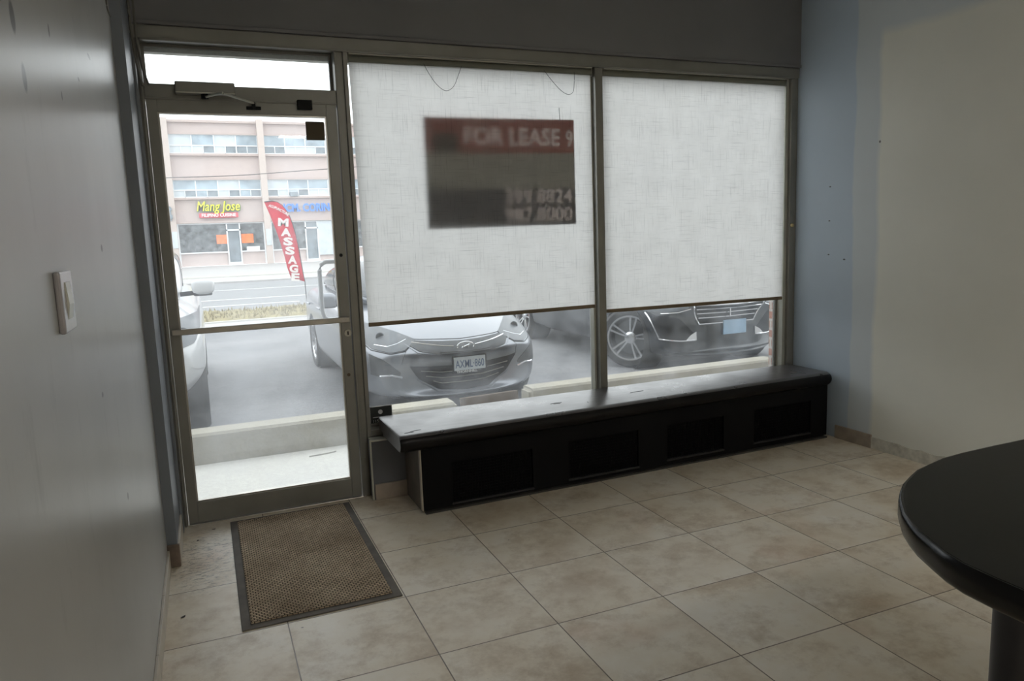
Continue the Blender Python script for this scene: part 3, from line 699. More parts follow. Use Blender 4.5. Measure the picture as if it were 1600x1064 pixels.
mb = MB(); mb.lathe([(0.12, 0), (0.12, 0.006), (0.050, 0.014), (0.046, 0.02), (0.046, TT - TH - 0.012), (0.075, TT - TH - 0.006), (0.075, TT - TH)], 2, (0.70, -3.19, 0), 40)
mb.build('leg', M['leg'], ct, True)
mb = MB(); mb.lathe([(0.12, 0), (0.12, 0.006), (0.050, 0.014), (0.046, 0.02), (0.046, TT - TH - 0.012), (0.075, TT - TH - 0.006), (0.075, TT - TH)], 2, (1.30, -4.0, 0), 40)
mb.build('leg', M['leg'], ct, True)

# ================================================================= LEFT WALL FITTINGS
sw = empty('light_switch', (XL, -2.37, 1.33), 'ivory paddle light switch on a raised plate on the grey left wall', 'light switch')
B(XL, -2.432, 1.272, XL + 0.012, -2.300, 1.388, 0.004).xf(lambda c: (c.x, c.y, c.z)).build('switch_plate', M['switch'], sw)
mb = MB(); mb.prism([(XL + .010, 1.295), (XL + .0125, 1.297), (XL + .0165, 1.325), (XL + .0135, 1.367), (XL + .010, 1.367)], 1, -2.392, -2.340)
mb.build('switch_paddle', M['frame_light'], sw)
def cable(pts, r, label):
    mb = MB(); mb.tube(arc(pts), r, 8); o = mb.build('loose_cable', M['cable'], None, True); tag(o, label, 'cable', 'loose cables beside the transom')
cable([(-0.842, -0.11, 3.0), (-0.842, -0.11, 2.54), (-0.840, -0.10, 2.38), (-0.829, -0.095, 2.24), (-0.815, -0.10, 2.165)], 0.006, 'loose grey cable hanging in the left corner beside the transom, closer to the post')
cable([(-0.822, -0.10, 3.0), (-0.822, -0.10, 2.54), (-0.822, -0.10, 2.37), (-0.810, -0.10, 2.25), (-0.790, -0.11, 2.170)], 0.005, 'loose grey cable hanging across the left edge of the transom glass')
mb = MB(); mb.tube(arc([(XL + .002, -0.62, 2.52), (XL + .008, -0.60, 2.44), (XL + .004, -0.63, 2.40), (XL + .005, -0.64, 2.35), (XL + .010, -0.60, 2.33)]), 0.003, 6)
o = mb.build('stray_wire', M['cable']); tag(o, 'short stray wire sticking out high on the grey wall by the post', 'wire')

# ================================================================= OUTSIDE GROUND
G = -0.14
B(-14, 0.11, -0.30, 30, 1.70, -0.10).struct('sidewalk', M['walk'])
B(-14, 1.70, -0.40, 30, 10.7, G).struct('parking_lot', M['asphalt'])
B(-14, 10.7, -0.40, 30, 12.1, G + 0.0).struct('far_sidewalk', M['farlot'])
B(-14, 12.0, -0.40, 30, 12.1, G + 0.03).struct('kerb', M['walk'])
# grass verge: many tufts on a bumpy strip
mb = MB(); random.seed(11); nx, ny = 260, 16; Vg = []
for i in range(nx + 1):
    Vg.append([mb.bm.verts.new((-10 + 30 * i / nx, 12.1 + 2.4 * j / ny, G + 0.02 + (random.uniform(0, 0.07) if 0 < j < ny else 0))) for j in range(ny + 1)])
for i in range(nx):
    for j in range(ny): mb.bm.faces.new((Vg[i][j], Vg[i + 1][j], Vg[i + 1][j + 1], Vg[i][j + 1]))
for k in range(2600):
    x, y = random.uniform(-4, 8), random.uniform(12.15, 14.4); h = random.uniform(0.05, 0.13); a = random.uniform(0, PI); wd = 0.02
    v = [mb.bm.verts.new(q) for q in ((x - wd * math.cos(a), y - wd * math.sin(a), G + 0.03), (x + wd * math.cos(a), y + wd * math.sin(a), G + 0.03), (x + random.uniform(-.04, .04), y + random.uniform(-.04, .04), G + 0.03 + h))]
    mb.bm.faces.new(v)
mb2 = mb; me_o = mb2.build('grass_verge', M['grass']); tag(me_o, 'dry yellow grass strip between the parking lot and the road', 'grass', kind='stuff')
B(-14, 12.1, -0.40, 30, 14.5, G - 0.0).struct('verge_soil', M['grass'])
B(-40, 14.5, -0.40, 60, 28.7, G - 0.005).struct('road', M['road'])
B(-40, 28.7, -0.40, 60, 55.0, G + 0.06).struct('far_lot', M['farlot'])
B(-40, 33.0, -0.10, 60, 33.4, G + 0.13).struct('far_kerb', M['walk'])
for i, (y, x0, x1) in enumerate(((16.4, -4, 1.7), (18.7, -10, 20), (23.5, -20, 30))):
    B(x0, y, G - 0.004, x1, y + 0.14, G + 0.002).struct('road_marking', M['line'])
# concrete curbs in front of the parking stalls
def curb(x0, x1, y0, label):
    mb = MB(); mb.prism([(y0, -0.10), (y0 + 0.012, 0.100), (y0 + 0.030, 0.118), (y0 + 0.205, 0.118), (y0 + 0.225, 0.100), (y0 + 0.24, -0.10), (y0 + 0.24, G - .0), (y0 + .212, G)][:6], 0, x0, x1)
    bmesh.ops.bevel(mb.bm, geom=[e for e in mb.bm.edges if abs(e.verts[0].co.x - e.verts[1].co.x) < 1e-6 and e.verts[0].co.z > 0.09 or (abs(e.verts[0].co.x - e.verts[1].co.x) < 1e-6 and abs(e.verts[0].co.z - e.verts[1].co.z) > .1)], offset=0.03, segments=3, affect='EDGES')
    o = mb.build('concrete_curb', M['curb'], None, True); tag(o, label, 'curb', 'concrete curbs along the sidewalk')
curb(-2.2, 1.155, 1.475, 'stained concrete curb seen through the door, left of the brown board')
curb(1.84, 4.55, 1.60, 'stained concrete curb under the charcoal car, right of the brown board')
curb(-5.6, -2.25, 1.475, 'stained concrete curb further left behind the door post')
mb = MB(); mb.box(0, -0.012, 0, 0.50, 0.012, 0.262, 0.003, 1)
mb.xf(lambda c: (1.165 + c.x, 1.42 + c.y + 0.20 * c.z, -0.095 + c.z * 0.93 + 0.02 * c.x)).build('wood_board', M['board'])
o = bpy.data.objects['wood_board']; tag(o, 'brown board propped upright in the gap between the two curbs', 'board')
mb = MB(); mb.prism([(0, 0), (.10, .012), (.19, .035), (.20, .05), (.08, .035)], 2, -0.0995, -0.09); mb.xf(lambda c: (-0.05 + c.x, 1.28 + c.y, c.z)); o = mb.build('torn_paper', M['walk']); tag(o, 'pale torn scrap lying on the sidewalk at the foot of the curb', 'litter')
# own building's outside: brick pier and canopy above
B(XR - 0.055, 0.112, -0.10, XR + 0.5, 0.185, 3.4).struct('brick_pier', M['brick_ext'])
B(-6, 0.112, -0.10, -0.86, 0.30, 3.4).struct('wall_outside_left', M['farlot'])
B(XR + 0.5, 0.112, -0.1, 9, 0.30, 3.4).struct('wall_outside_right', M['farlot'])
B(-6, 0.112, 2.368, 9, 0.16, 4.6).struct('wall_outside_upper', M['walk'])

# ================================================================= BUILDING ACROSS THE ROAD
bd = empty('shop_building', (4.2, 58, G), 'pink-beige three-storey commercial block with ribbon windows across the road', 'building')
bx0, bx1, Y = -15.0, 23.5, 55.0
g0 = G + 0.06
B(bx0, Y + 0.5, g0, bx1, Y + 12, 10.35).build('wall', M['facade'], bd)
cols = [-15.0, -8.70, -2.28, 4.22, 10.7, 17.1, 23.3]
for cx in cols: B(cx - 0.23, Y - 0.05, g0, cx + 0.23, Y + 0.55, 10.52).build('column', M['pillar'], bd)
for z0, z1, yy in ((10.25, 10.42, 0.2), (9.42, 9.55, 0.25), (7.90, 8.06, 0.2), (6.18, 6.34, 0.25), (4.78, 4.92, 0.2), (3.06, 3.18, 0.1)):
    B(bx0, Y + yy, z0, bx1, Y + 0.6, z1).build('ledge', M['facade_band'], bd)
random.seed(5)
for bi in range(len(cols) - 1):
    a, b_ = cols[bi] + 0.23, cols[bi + 1] - 0.23
    for fi, (z0, z1) in enumerate(((8.06, 9.42), (4.92, 6.18))):
        zm = z0 + (z1 - z0) * 0.40
        wf = MB(); t = 0.07
        wf.box(a, Y + .38, z0, b_, Y + .5, z0 + t); wf.box(a, Y + .38, zm, b_, Y + .5, zm + t); wf.box(a, Y + .38, z1 - .03, b_, Y + .5, z1)
        step = (b_ - a) / 4
        for i in range(5): xx = a + i * step; wf.box(xx - t / 2, Y + .375, z0, xx + t / 2, Y + .5, z1)
        for i in range(4): xx = a + (i + .5) * step; wf.box(xx - t / 3, Y + .38, z0, xx + t / 3, Y + .5, zm)
        rw = wf.build('window_row', M['whiteframe'], bd)
        for i in range(4):
            B(a + i * step, Y + .44, zm, a + (i + 1) * step, Y + .498, z1).build('window_pane', M[random.choice(['bluewin', 'bluewin', 'palewin', 'bluewin'])], rw)
        for i in range(8):
            B(a + i * step / 2, Y + .44, z0, a + (i + 1) * step / 2, Y + .498, zm).build('window_pane', M[random.choice(['bluewin', 'greywin', 'palewin', 'greywin'])], rw)
# ground floor shopfronts
def shopfront(a, b_, dx):
    f = MB(); t = 0.09
    f.box(a, Y + .30, 0.86, dx, Y + .5, 0.95); f.box(a, Y + .30, 2.97, b_, Y + .5, 3.05); f.box(dx + .9, Y + .30, 0.86, b_, Y + .5, 0.95)
    for xx in (a, dx, dx + .9, b_ - t): f.box(xx, Y + .28, g0, xx + t, Y + .5, 3.05)
    f.box(dx, Y + .28, 2.45, dx + .99, Y + .5, 2.56); f.box(dx + .09, Y + .28, g0, dx + .9, Y + .5, g0 + .22)
    s = f.build('shopfront', M['whiteframe'], bd)
    B(a, Y + .40, 0.95, dx, Y + .49, 2.97).build('shop_window', M['shopglass'], s)
    B(dx + .9, Y + .40, 0.95, b_, Y + .49, 2.97).build('shop_window', M['shopglass'], s)
    B(dx, Y + .41, g0 + .2, dx + .95, Y + .49, 2.97).build('shop_door', M['greywin'], s)
for bi, (a, b_) in enumerate(zip(cols, cols[1:])):
    shopfront(a + .23, b_ - .23, a + (3.55 if bi != 3 else 2.75))
B(7.95, Y + .25, 0.4, 9.9, Y + .42, 3.0).build('white_panel', M['palewin'], bd)
B(0.55, Y + .36, 1.52, 1.30, Y + .40, 2.18).build('poster', M['orange'], bd); B(2.30, Y + .36, 1.52, 3.15, Y + .40, 2.20).build('poster', M['orange'], bd)
B(2.62, Y + .34, 0.95, 3.55, Y + .40, 1.25).build('white_panel', M['whiteframe'], bd)
for x in (-2.4, 4.08): B(x - .02, Y - .10, 1.3, x + .34, Y - .05, 2.5).build('notice_board', M['palewin'], bd)
mb = text_bm('Mang Jose', 1.02, 0.05, 0.035, width=3.05, shear=0.25); move(mb, 0.87, Y + .30, 4.22); mb.build('shop_sign_edge', M['green'], bd)
mb = text_bm('Mang Jose', 0.98, 0.05, 0.008, width=2.98, shear=0.25); move(mb, 0.84, Y + .20, 4.24); mb.build('shop_sign_lettering', M['yellow'], bd)
mb = MB(); mb.box(-0.50, Y + .2, 3.42, 2.22, Y + .36, 3.80, 0.08, 3); rs = mb.build('shop_sign_panel', M['redsign'], bd)
mb = text_bm('FILIPINO CUISINE', 0.33, 0.02, 0.006, width=2.35); move(mb, 0.86, Y + .17, 3.61); mb.build('lettering', M['white'], rs)
mb = text_bm('ICM. CORIN-SI', 0.80, 0.05, 0.03, width=4.1); move(mb, 7.55, Y + .25, 4.03); mb.build('shop_sign_lettering', M['blue'], bd)
mb = B(6.05, Y + .05, 4.90, 6.60, Y + .45, 5.25, 0.03); mb.build('air_conditioner', M['greywin'], bd)
mb = MB(); mb.tube([(-2.38, Y - .22, 3.25), (-2.38, Y - .22, 4.3)], 0.06, 8); mb.box(-2.52, Y - .34, 3.4, -2.24, Y - .1, 3.7, .02); mb.box(-2.50, Y - .32, 4.0, -2.26, Y - .1, 4.2, .02); mb.build('wall_lamp', M['greywin'], bd)
# overhead cable
mb = MB(); mb.tube(arc([(-14, 20, 3.3), (-1.53, 20, 3.414), (3.53, 20, 3.688), (16, 20, 4.6)]), 0.012, 6); o = mb.build('overhead_cable', M['wire']); tag(o, 'thin overhead cable crossing in front of the building across the road', 'cable')

# ================================================================= FEATHER FLAG
fg = empty('feather_flag', (1.652, 14.5, G), 'tall red feather flag with white MASSAGE lettering standing on the grass strip', 'flag')
outer = [(0.853, 2.403), (1.027, 2.420), (1.14, 2.390), (1.238, 2.321), (1.325, 2.20), (1.395, 2.062), (1.462, 1.85), (1.510, 1.635), (1.545, 1.40), (1.566, 1.173), (1.588, .94), (1.606, 0.708), (1.640, 0.473)]
inner = [(0.853, 2.395), (0.895, 2.28), (0.925, 2.20), (0.955, 2.11), (0.985, 2.01), (1.025, 1.87), (1.060, 1.75), (1.100, 1.61), (1.140, 1.45), (1.185, 1.25), (1.225, 1.08), (1.262, .83), (1.327, 0.584)]
mb = MB(); FY = 14.56
def fyy(u, v): return FY + 0.03 * math.sin(v * 9 + u * 2)
L = []
for i, (o_, n_) in enumerate(zip(outer, inner)):
    L.append([mb.bm.verts.new((n_[0] + (o_[0] - n_[0]) * u / 6, fyy(u / 6, i / 12), n_[1] + (o_[1] - n_[1]) * u / 6)) for u in range(7)])
for a, b_ in zip(L, L[1:]):
    for k in range(6): mb.bm.faces.new((a[k], a[k + 1], b_[k + 1], b_[k]))
fc = mb.build('flag_cloth', M['flag'], fg, True)
md = fc.modifiers.new('thickness', 'SOLIDIFY'); md.thickness = 0.004
letters = [('M', 1.245, 1.90, 0.24), ('A', 1.292, 1.665, 0.235), ('S', 1.320, 1.445, 0.22), ('S', 1.348, 1.225, 0.22), ('A', 1.392, 1.005, 0.21), ('G', 1.408, .79, 0.205), ('E', 1.420, .585, 0.19)]
mb = MB()
for ch, x, z, wd in letters:
    t_ = text_bm(ch, 0.245, 0.003, 0.012, width=wd)
    a_ = -0.10
    t_.xf(lambda c: (x + c.x * math.cos(a_) - c.z * math.sin(a_), FY - 0.045 + c.y, z + c.x * math.sin(a_) + c.z * math.cos(a_)))
    m2 = bpy.data.meshes.new('t'); t_.bm.to_mesh(m2); mb.bm.from_mesh(m2); bpy.data.meshes.remove(m2); t_.bm.free()
mb.build('lettering', M['flag_text'], fg)
t_ = text_bm('ACUPUNCTURE', 0.085, 0.003, 0.003, width=0.50); a_ = -0.50
t_.xf(lambda c: (1.165 + c.x * math.cos(a_) - c.z * math.sin(a_), FY - 0.045 + c.y, 2.215 - 0.35 * c.x * c.x + c.x * math.sin(a_) + c.z * math.cos(a_)))
t_.build('lettering', M['flag_text'], fg)
mb = MB(); mb.tube([(1.655, FY, G + .03), (1.652, FY, 0.2), (1.648, FY, .473)] + [(o_[0] + .01, FY, o_[1]) for o_ in outer[::-1][1:]], 0.011, 8); mb.build('pole', M['leg'], fg, True)

# ================================================================= CARS
def interp(xs, ys, x):
    if x <= xs[0]: return ys[0]
    for i in range(len(xs) - 1):
        if x <= xs[i + 1]:
            t = (x - xs[i]) / (xs[i + 1] - xs[i]); return ys[i] + (ys[i + 1] - ys[i]) * t
    return ys[-1]
def loft(stations, bow, lift=0.0):
    """stations: (y, half width, z bottom, z shoulder, z top centre)"""
    mb = MB(); rings = []
    for (y, hw, zb, zs, zt) in stations:
        half = [(0, zb), (hw * .62, zb), (hw * .93, zb + .03), (hw * .985, zb + .14), (hw, zb + (zs - zb) * .58), (hw * .985, zs - .10 * (zs - zb)), (hw * .90, zs + .015), (hw * .55, zs + (zt - zs) * .80), (0, zt)]
        pts = half + [(-a, b) for a, b in half[-2:0:-1]]
        ring = []
        for x, z in pts:
            if z < zb + .3 and abs(x) > .6 * hw: z += lift * max(0.0, min(1, 1.6 - y / .5)) * (1 if abs(x) > .8 * hw else .4)
            f = max(0.0, 1 - y / 1.6); yy = y + bow * (abs(x) / .9) ** 3 * f
            ring.append(mb.bm.verts.new((x, yy, z)))
        rings.append(ring)
    n = len(rings[0])
    for a, b in zip(rings, rings[1:]):
        for k in range(n): mb.bm.faces.new((a[k], a[(k + 1) % n], b[(k + 1) % n], b[k]))
    for ring in (rings[0], rings[-1]):          # end caps: vertical strips
        h = 8
        for k in range(h):
            a, b = ring[k], ring[k + 1]; c_, d_ = ring[(n - k) % n], ring[(n - k - 1) % n]
            if a == c_: mb.bm.faces.new((a, b, d_))
            elif b == d_: mb.bm.faces.new((a, b, c_))
            else: mb.bm.faces.new((a, b, d_, c_))
    bmesh.ops.recalc_face_normals(mb.bm, faces=mb.bm.faces)
    return mb
def evaluated(mb, mods):
    me = bpy.data.meshes.new('tmp'); mb.bm.to_mesh(me); mb.bm.free(); ob = bpy.data.objects.new('tmp', me); COL.objects.link(ob)
    mods(ob); dg = bpy.context.evaluated_depsgraph_get(); dg.update()
    res = bpy.data.meshes.new_from_object(ob.evaluated_get(dg)); bpy.data.objects.remove(ob)
    out = MB(); out.bm.from_mesh(res); return out
def patch(bvh, pts_x, top, bot, off, nx=24, nz=5, face='front', thick=0.006):
    """a panel laid on the body: for each x between pts_x, from bot(x) to top(x), pushed on to the body"""
    mb = MB(); g = []
    dirs = {'front': (Vector((0, 1, 0)), lambda a, b: Vector((a, -4, b))), 'left': (Vector((1, 0, 0)), lambda a, b: Vector((-4, a, b))), 'right': (Vector((-1, 0, 0)), lambda a, b: Vector((4, a, b)))}
    D, O = dirs[face]; back = []
    for i in range(nx + 1):
        a = pts_x[0] + (pts_x[-1] - pts_x[0]) * i / nx; t, b = interp(pts_x, top, a), interp(pts_x, bot, a)
        col = []; colb = []
        for j in range(nz + 1):
            z = b + (t - b) * j / nz
            h = bvh.ray_cast(O(a, z), D)
            if h[0] is None: h = bvh.find_nearest(O(a, z) + D * 4.0)
            p, nrm = h[0], h[1]
            if nrm.dot(D) > 0: nrm = -nrm
            col.append(mb.bm.verts.new(p + nrm * off)); colb.append(mb.bm.verts.new(p + nrm * (off - thick)))
        g.append(col); back.append(colb)
    for i in range(nx):
        for j in range(nz):
            mb.bm.faces.new((g[i][j], g[i + 1][j], g[i + 1][j + 1], g[i][j + 1]))
    for i in range(nx):
        mb.bm.faces.new((g[i][0], g[i + 1][0], back[i + 1][0], back[i][0])); mb.bm.faces.new((g[i][nz], g[i + 1][nz], back[i + 1][nz], back[i][nz]))
    for j in range(nz):
        mb.bm.faces.new((g[0][j], g[0][j + 1], back[0][j + 1], back[0][j])); mb.bm.faces.new((g[nx][j], g[nx][j + 1], back[nx][j + 1], back[nx][j]))
    return mb
def onbody(bvh, x, z, off=0.0):
    h = bvh.ray_cast(Vector((x, -4, z)), Vector((0, 1, 0)))
    return (h[0] + h[1].normalized() * 0 + Vector((0, -off, 0))) if h[0] else Vector((x, 0, z))
def ribbon(bvh, pts, r, off=0.0, n=5):
    """a bar lying on the front of the body through (x,z) points"""
    out = []
    for i in range(len(pts) - 1):
        for k in range(n):
            t = k / n; out.append((pts[i][0] + (pts[i + 1][0] - pts[i][0]) * t, pts[i][1] + (pts[i + 1][1] - pts[i][1]) * t))
    out.append(pts[-1])
    mb = MB(); mb.tube([onbody(bvh, x, z, off) for x, z in out], r, 8); return mb
def wheel(car, x, y, r, wdt, rr, spokes, side, steer=0.0, caliper=None, double=True):
    """side -1: outer face looks towards -x"""
    z = r
    W_ = Matrix.Translation((x, y, z)) @ Matrix.Rotation(steer, 4, 'Z')
    def put(mb): return mb.xf(lambda c: W_ @ c)
    h = wdt / 2; s = side
    mb = MB(); pf = [(rr, -h * .86), (rr + .02, -h * .98), (r - .025, -h), (r - .006, -h * .86), (r, -h * .6), (r, h * .6), (r - .006, h * .86), (r - .025, h), (rr + .02, h * .98), (rr, h * .86)]
    mb.lathe(pf, 0, (0, 0, 0), 56, True); ty = put(mb).build('tire', M['rubber'], car, True)
    mb = MB(); ox = s * h * .86
    mb.lathe([(rr, ox), (rr + .006, ox + s * .006), (rr - .014, ox + s * .004), (rr - .022, ox - s * .02), (rr - .03, ox - s * .10), (rr - .03, -ox), (rr, -ox)], 0, (0, 0, 0), 56, True)
    # spokes
    def spoke(a, a2, w0, w1):
        rad0, rad1 = 0.045, rr - 0.018
        pts = []
        for (rad, ang, w_, dx) in ((rad0, a, w0, -0.030), ((rad0 + rad1) * .5, (a + a2) / 2, (w0 + w1) / 2 * .85, -0.014), (rad1, a2, w1, -0.006)):
            ca, sa = math.cos(ang), math.sin(ang)
            for sgn in (-1, 1):
                for dd in (0, -0.022):
                    pts.append(mb.bm.verts.new((ox + s * (dx + dd), rad * ca - sgn * w_ * sa, rad * sa + sgn * w_ * ca)))
        for q in (0, 4):
            a0, a1, a2_, a3 = pts[q:q + 4]; b0, b1, b2, b3 = pts[q + 4:q + 8]
            mb.bm.faces.new((a0, a2_, b2, b0)); mb.bm.faces.new((a1, b1, b3, a3)); mb.bm.faces.new((a0, b0, b1, a1)); mb.bm.faces.new((a2_, a3, b3, b2))
    for k in range(spokes):
        a = 2 * PI * k / spokes + PI / 2 + 0.2
        if double: spoke(a - .20, a - .15, .011, .012); spoke(a + .20, a + .15, .011, .012)
        else: spoke(a, a, .022, .034)
    mb.lathe([(0.068, ox - s * .05), (0.068, ox - s * .028), (0.050, ox - s * .016), (0.03, ox - s * .012)], 0, (0, 0, 0), 24)
    rm = put(mb).build('rim', M['rim'], ty, True)
    mb = MB(); mb.lathe([(rr - .06, s * .0), (rr - .06, s * .02)], 0, (0, 0, 0), 40); put(mb).build('brake_disc', M['greygrille'], ty, True)
    if caliper:
        mb = MB(); rc = rr - .075
        for k in range(6):
            a0 = 0.45 + caliper + k * .15; c0, s0 = math.cos(a0), math.sin(a0)
        pts = []
        for k in range(9):
            a0 = caliper - .38 + k * .095; pts.append((rc * math.cos(a0), rc * math.sin(a0)))
        for k in range(8, -1, -1):
            a0 = caliper - .38 + k * .095; pts.append(((rc + .055) * math.cos(a0), (rc + .055) * math.sin(a0)))
        mb.prism(pts, 0, ox - s * .075, ox - s * .020); put(mb).build('brake_caliper', M['caliper'], ty)
    return ty
def make_car(name, st, bow, gh, axles, wr, ww, rr, hw, paint, spokes, steer, caliper=None, double=True, label='', cat='car', lift=0.0, inset=.01):
    car = empty(name, (0, 0, 0), label, cat)
    body = loft(st, bow, lift)
    cut = MB()
    for ya in axles:
        for sx in (-1, 1):
            cut.lathe([(wr + .045, sx * (hw - .34)), (wr + .045, sx * (hw + .25))], 0, (0, ya, wr), 40)
    bmesh.ops.recalc_face_normals(cut.bm, faces=cut.bm.faces)
    mc = bpy.data.meshes.new('c'); cut.bm.to_mesh(mc); cut.bm.free(); co = bpy.data.objects.new('c', mc); COL.objects.link(co)
    def mods(ob):
        a = ob.modifiers.new('s', 'SUBSURF'); a.levels = 3
        b = ob.modifiers.new('b', 'BOOLEAN'); b.object = co; b.operation = 'DIFFERENCE'; b.solver = 'EXACT'
    bm = evaluated(body, mods); bpy.data.objects.remove(co)
    bvh = BVHTree.FromBMesh(bm.bm)
    bo = bm.build('body', paint, car, True)
    g = loft(gh, 0.0)
    gb = evaluated(g, lambda ob: setattr(ob.modifiers.new('s', 'SUBSURF'), 'levels', 3)); gv = BVHTree.FromBMesh(gb.bm)
    gb.build('roof', paint, car, True)
    for ya in axles:
        for sx in (-1, 1):
            MB().lathe([(wr + .040, sx * (hw - .33)), (wr + .040, sx * (hw - .05)), (wr + .030, sx * (hw - .05)), (wr + .030, sx * (hw - .32))], 0, (0, ya, wr), 40).build('wheel_arch_liner', M['rubber'], car, True)
    for i, ya in enumerate(axles):
        for sx in (-1, 1):
            wheel(car, sx * (hw - ww / 2 - inset), ya, wr, ww, rr, spokes, sx, steer if i == 0 else 0.0, caliper if sx < 0 else None, double)
    return car, bvh, gv
def glasshouse(car, gv, ys, zb, zt, yc):
    # windscreen
    p = patch(gv, [-.62, -.5, 0, .5, .62], [zt - .06, zt - .02, zt, zt - .02, zt - .06], [zb + .03, zb, zb - .02, zb, zb + .03], 0.006, 20, 10); p.build('windshield', M['carglass'], car, True)
    for face in ('left', 'right'):
        for (a, b) in ys:
            top = [zb + .05 if a == ys[0][0] else zt - .07, zt - .05, zt - .07 if b != ys[-1][1] else zb + .10]
            p = patch(gv, [a, a + (b - a) * (.55 if a == ys[0][0] else .4), b], top, [zb + .02] * 3, 0.006, 16, 8, face); p.build('side_window', M['carglass'], car, True)
def mirror(car, x, y, z, s, paint, wd=.20):
    mb = MB(); mb.bm.from_mesh(bpy.data.meshes.new('e'))
    bmesh.ops.create_icosphere(mb.bm, subdivisions=3, radius=1.0)
    q_ = lambda t: math.copysign(abs(t) ** .62, t)
    mb.xf(lambda c: (x + s * (0.06 + wd / 2) + q_(c.x) * wd / 2 * (1 + .08 * s * c.z), y + q_(c.y) * .065 * (1 - .25 * c.z), z + q_(c.z) * .072))
    o = mb.build('wing_mirror', paint, car, True)
    MB().tube([(x - s * .04, y + .02, z - .06), (x + s * .10, y + .01, z - .05)], .022, 10).build('mirror_arm', M['grille'], car, True)
    mb = MB(); mb.box(x + s * .075 if s > 0 else x + s * (.035 + wd), y - .050, z - .080, x + s * (.035 + wd) if s > 0 else x + s * .075, y + .045, z - .050, .012); mb.build('mirror_base', M['grille'], o)

# ---- silver compact sedan, seen through the left window
st = [(0.0, .66, .19, .52, .55), (.05, .77, .16, .56, .60), (.16, .855, .14, .60, .665), (.42, .8875, .14, .68, .77), (.9, .8875, .15, .80, .90), (1.35, .8875, .16, .87, .985), (2.3, .8875, .17, .90, .96), (3.5, .8875, .17, .93, 1.0), (4.2, .86, .2, .95, 1.04), (4.48, .76, .3, .90, .99), (4.53, .66, .38, .8, .86)]
gh = [(1.15, .62, .88, .93, .96), (1.55, .73, .88, 1.08, 1.16), (2.1, .70, .88, 1.24, 1.39), (2.75, .69, .88, 1.26, 1.435), (3.4, .68, .9, 1.20, 1.37), (4.0, .62, .92, 1.03, 1.10), (4.15, .55, .92, .99, 1.03)]
car, bv, gv = make_car('parked_car', st, .42, gh, (.87, 3.40), .315, .20, .215, .885, M['silver'], 5, 0.0, label='silver compact sedan facing the window beside the door, with a white plate', double=True)
glasshouse(car, gv, [(1.75, 2.6), (2.68, 3.6)], .97, 1.34, 1.2)
mirror(car, -.81, 1.45, .98, -1, M['silver'], .18); mirror(car, .81, 1.45, .98, 1, M['silver'], .18)
# hood edge line and bumper seams
for s in (-1, 1):
    pass
# upper grille strip
ug = patch(bv, [-.48, -.40, -.2, 0, .2, .40, .48], [.665, .66, .645, .640, .645, .66, .668], [.635, .578, .548, .540, .548, .578, .640], .006, 40, 6); ugo = ug.build('upper_grille', M['greygrille'], car, True)
ribbon(bv, [(.10, .606), (.25, .622), (.44, .652)], .0065, .012).build('grille_bar', M['chrome'], ugo, True)
ribbon(bv, [(-.10, .606), (-.25, .622), (-.44, .652)], .0045, .012).build('grille_bar', M['alu'], ugo, True)
ribbon(bv, [(-.50, .640), (-.42, .572), (-.22, .540), (0, .531), (.22, .540), (.42, .572), (.50, .645)], .006, .004).build('grille_surround', M['silver'], ugo, True)
ribbon(bv, [(-.52, .678), (-.35, .668), (0, .655), (.35, .668), (.52, .682)], .004, .0).build('hood_seam', M['grille'], car, True)
# lower intake
lg = patch(bv, [-.475, -.41, -.24, 0, .24, .44, .535], [.445, .437, .427, .415, .430, .452, .475], [.436, .33, .225, .205, .215, .33, .460], .005, 40, 6); lgo = lg.build('lower_grille', M['grille'], car, True)
for k, (w_, z_) in enumerate(((.40, .375), (.36, .325), (.30, .278))):
    ribbon(bv, [(-w_ + .02, z_ + .02), (-.2, z_ - .006), (0, z_ - .01), (.2, z_ - .004), (w_ + .05, z_ + .03)], .004, .008).build('grille_bar', M['alu'], lgo, True)
ribbon(bv, [(-.42, .325), (-.25, .212), (0, .192), (.25, .202), (.45, .32)], .007, .004).build('grille_surround', M['silver'], lgo, True)
# emblem: oval ring with a slanted H
e = onbody(bv, 0.005, .60); mb = MB()
ring = [(e.x + .078 * math.cos(2 * PI * k / 28), e.y - .02, e.z + .040 * math.sin(2 * PI * k / 28)) for k in range(29)]
mb.tube(ring, .0055, 8); mb.tube([(e.x - .045, e.y - .02, e.z - .027), (e.x - .022, e.y - .022, e.z + .0), (e.x - .024, e.y - .02, e.z + .031)], .006, 8)
mb.tube([(e.x + .045, e.y - .02, e.z + .027), (e.x + .022, e.y - .022, e.z), (e.x + .024, e.y - .02, e.z - .031)], .006, 8); mb.tube([(e.x - .024, e.y - .022, e.z - .008), (e.x + .024, e.y - .022, e.z + .010)], .006, 8)
mb.build('emblem', M['chrome'], car, True)
# plate
e = onbody(bv, 0.07, .40); pf_ = B(e.x - .165, e.y - .022, .342, e.x + .165, e.y - .008, .502, .004); pl = pf_.build('plate_frame', M['grille'], car)
B(e.x - .150, e.y - .026, .368, e.x + .150, e.y - .021, .490, .003).build('plate_face', M['plate'], pl)
t_ = text_bm('AXML\u00b7860', .10, .0012, .0006, width=.275); move(t_, e.x, e.y - .028, .422); t_.build('plate_lettering', M['plateblue'], pl)
t_ = text_bm('THORNHILL', .030, .001, .0008, width=.20); move(t_, e.x - .03, e.y - .0235, .354); t_.build('dealer_lettering', M['white'], pl)
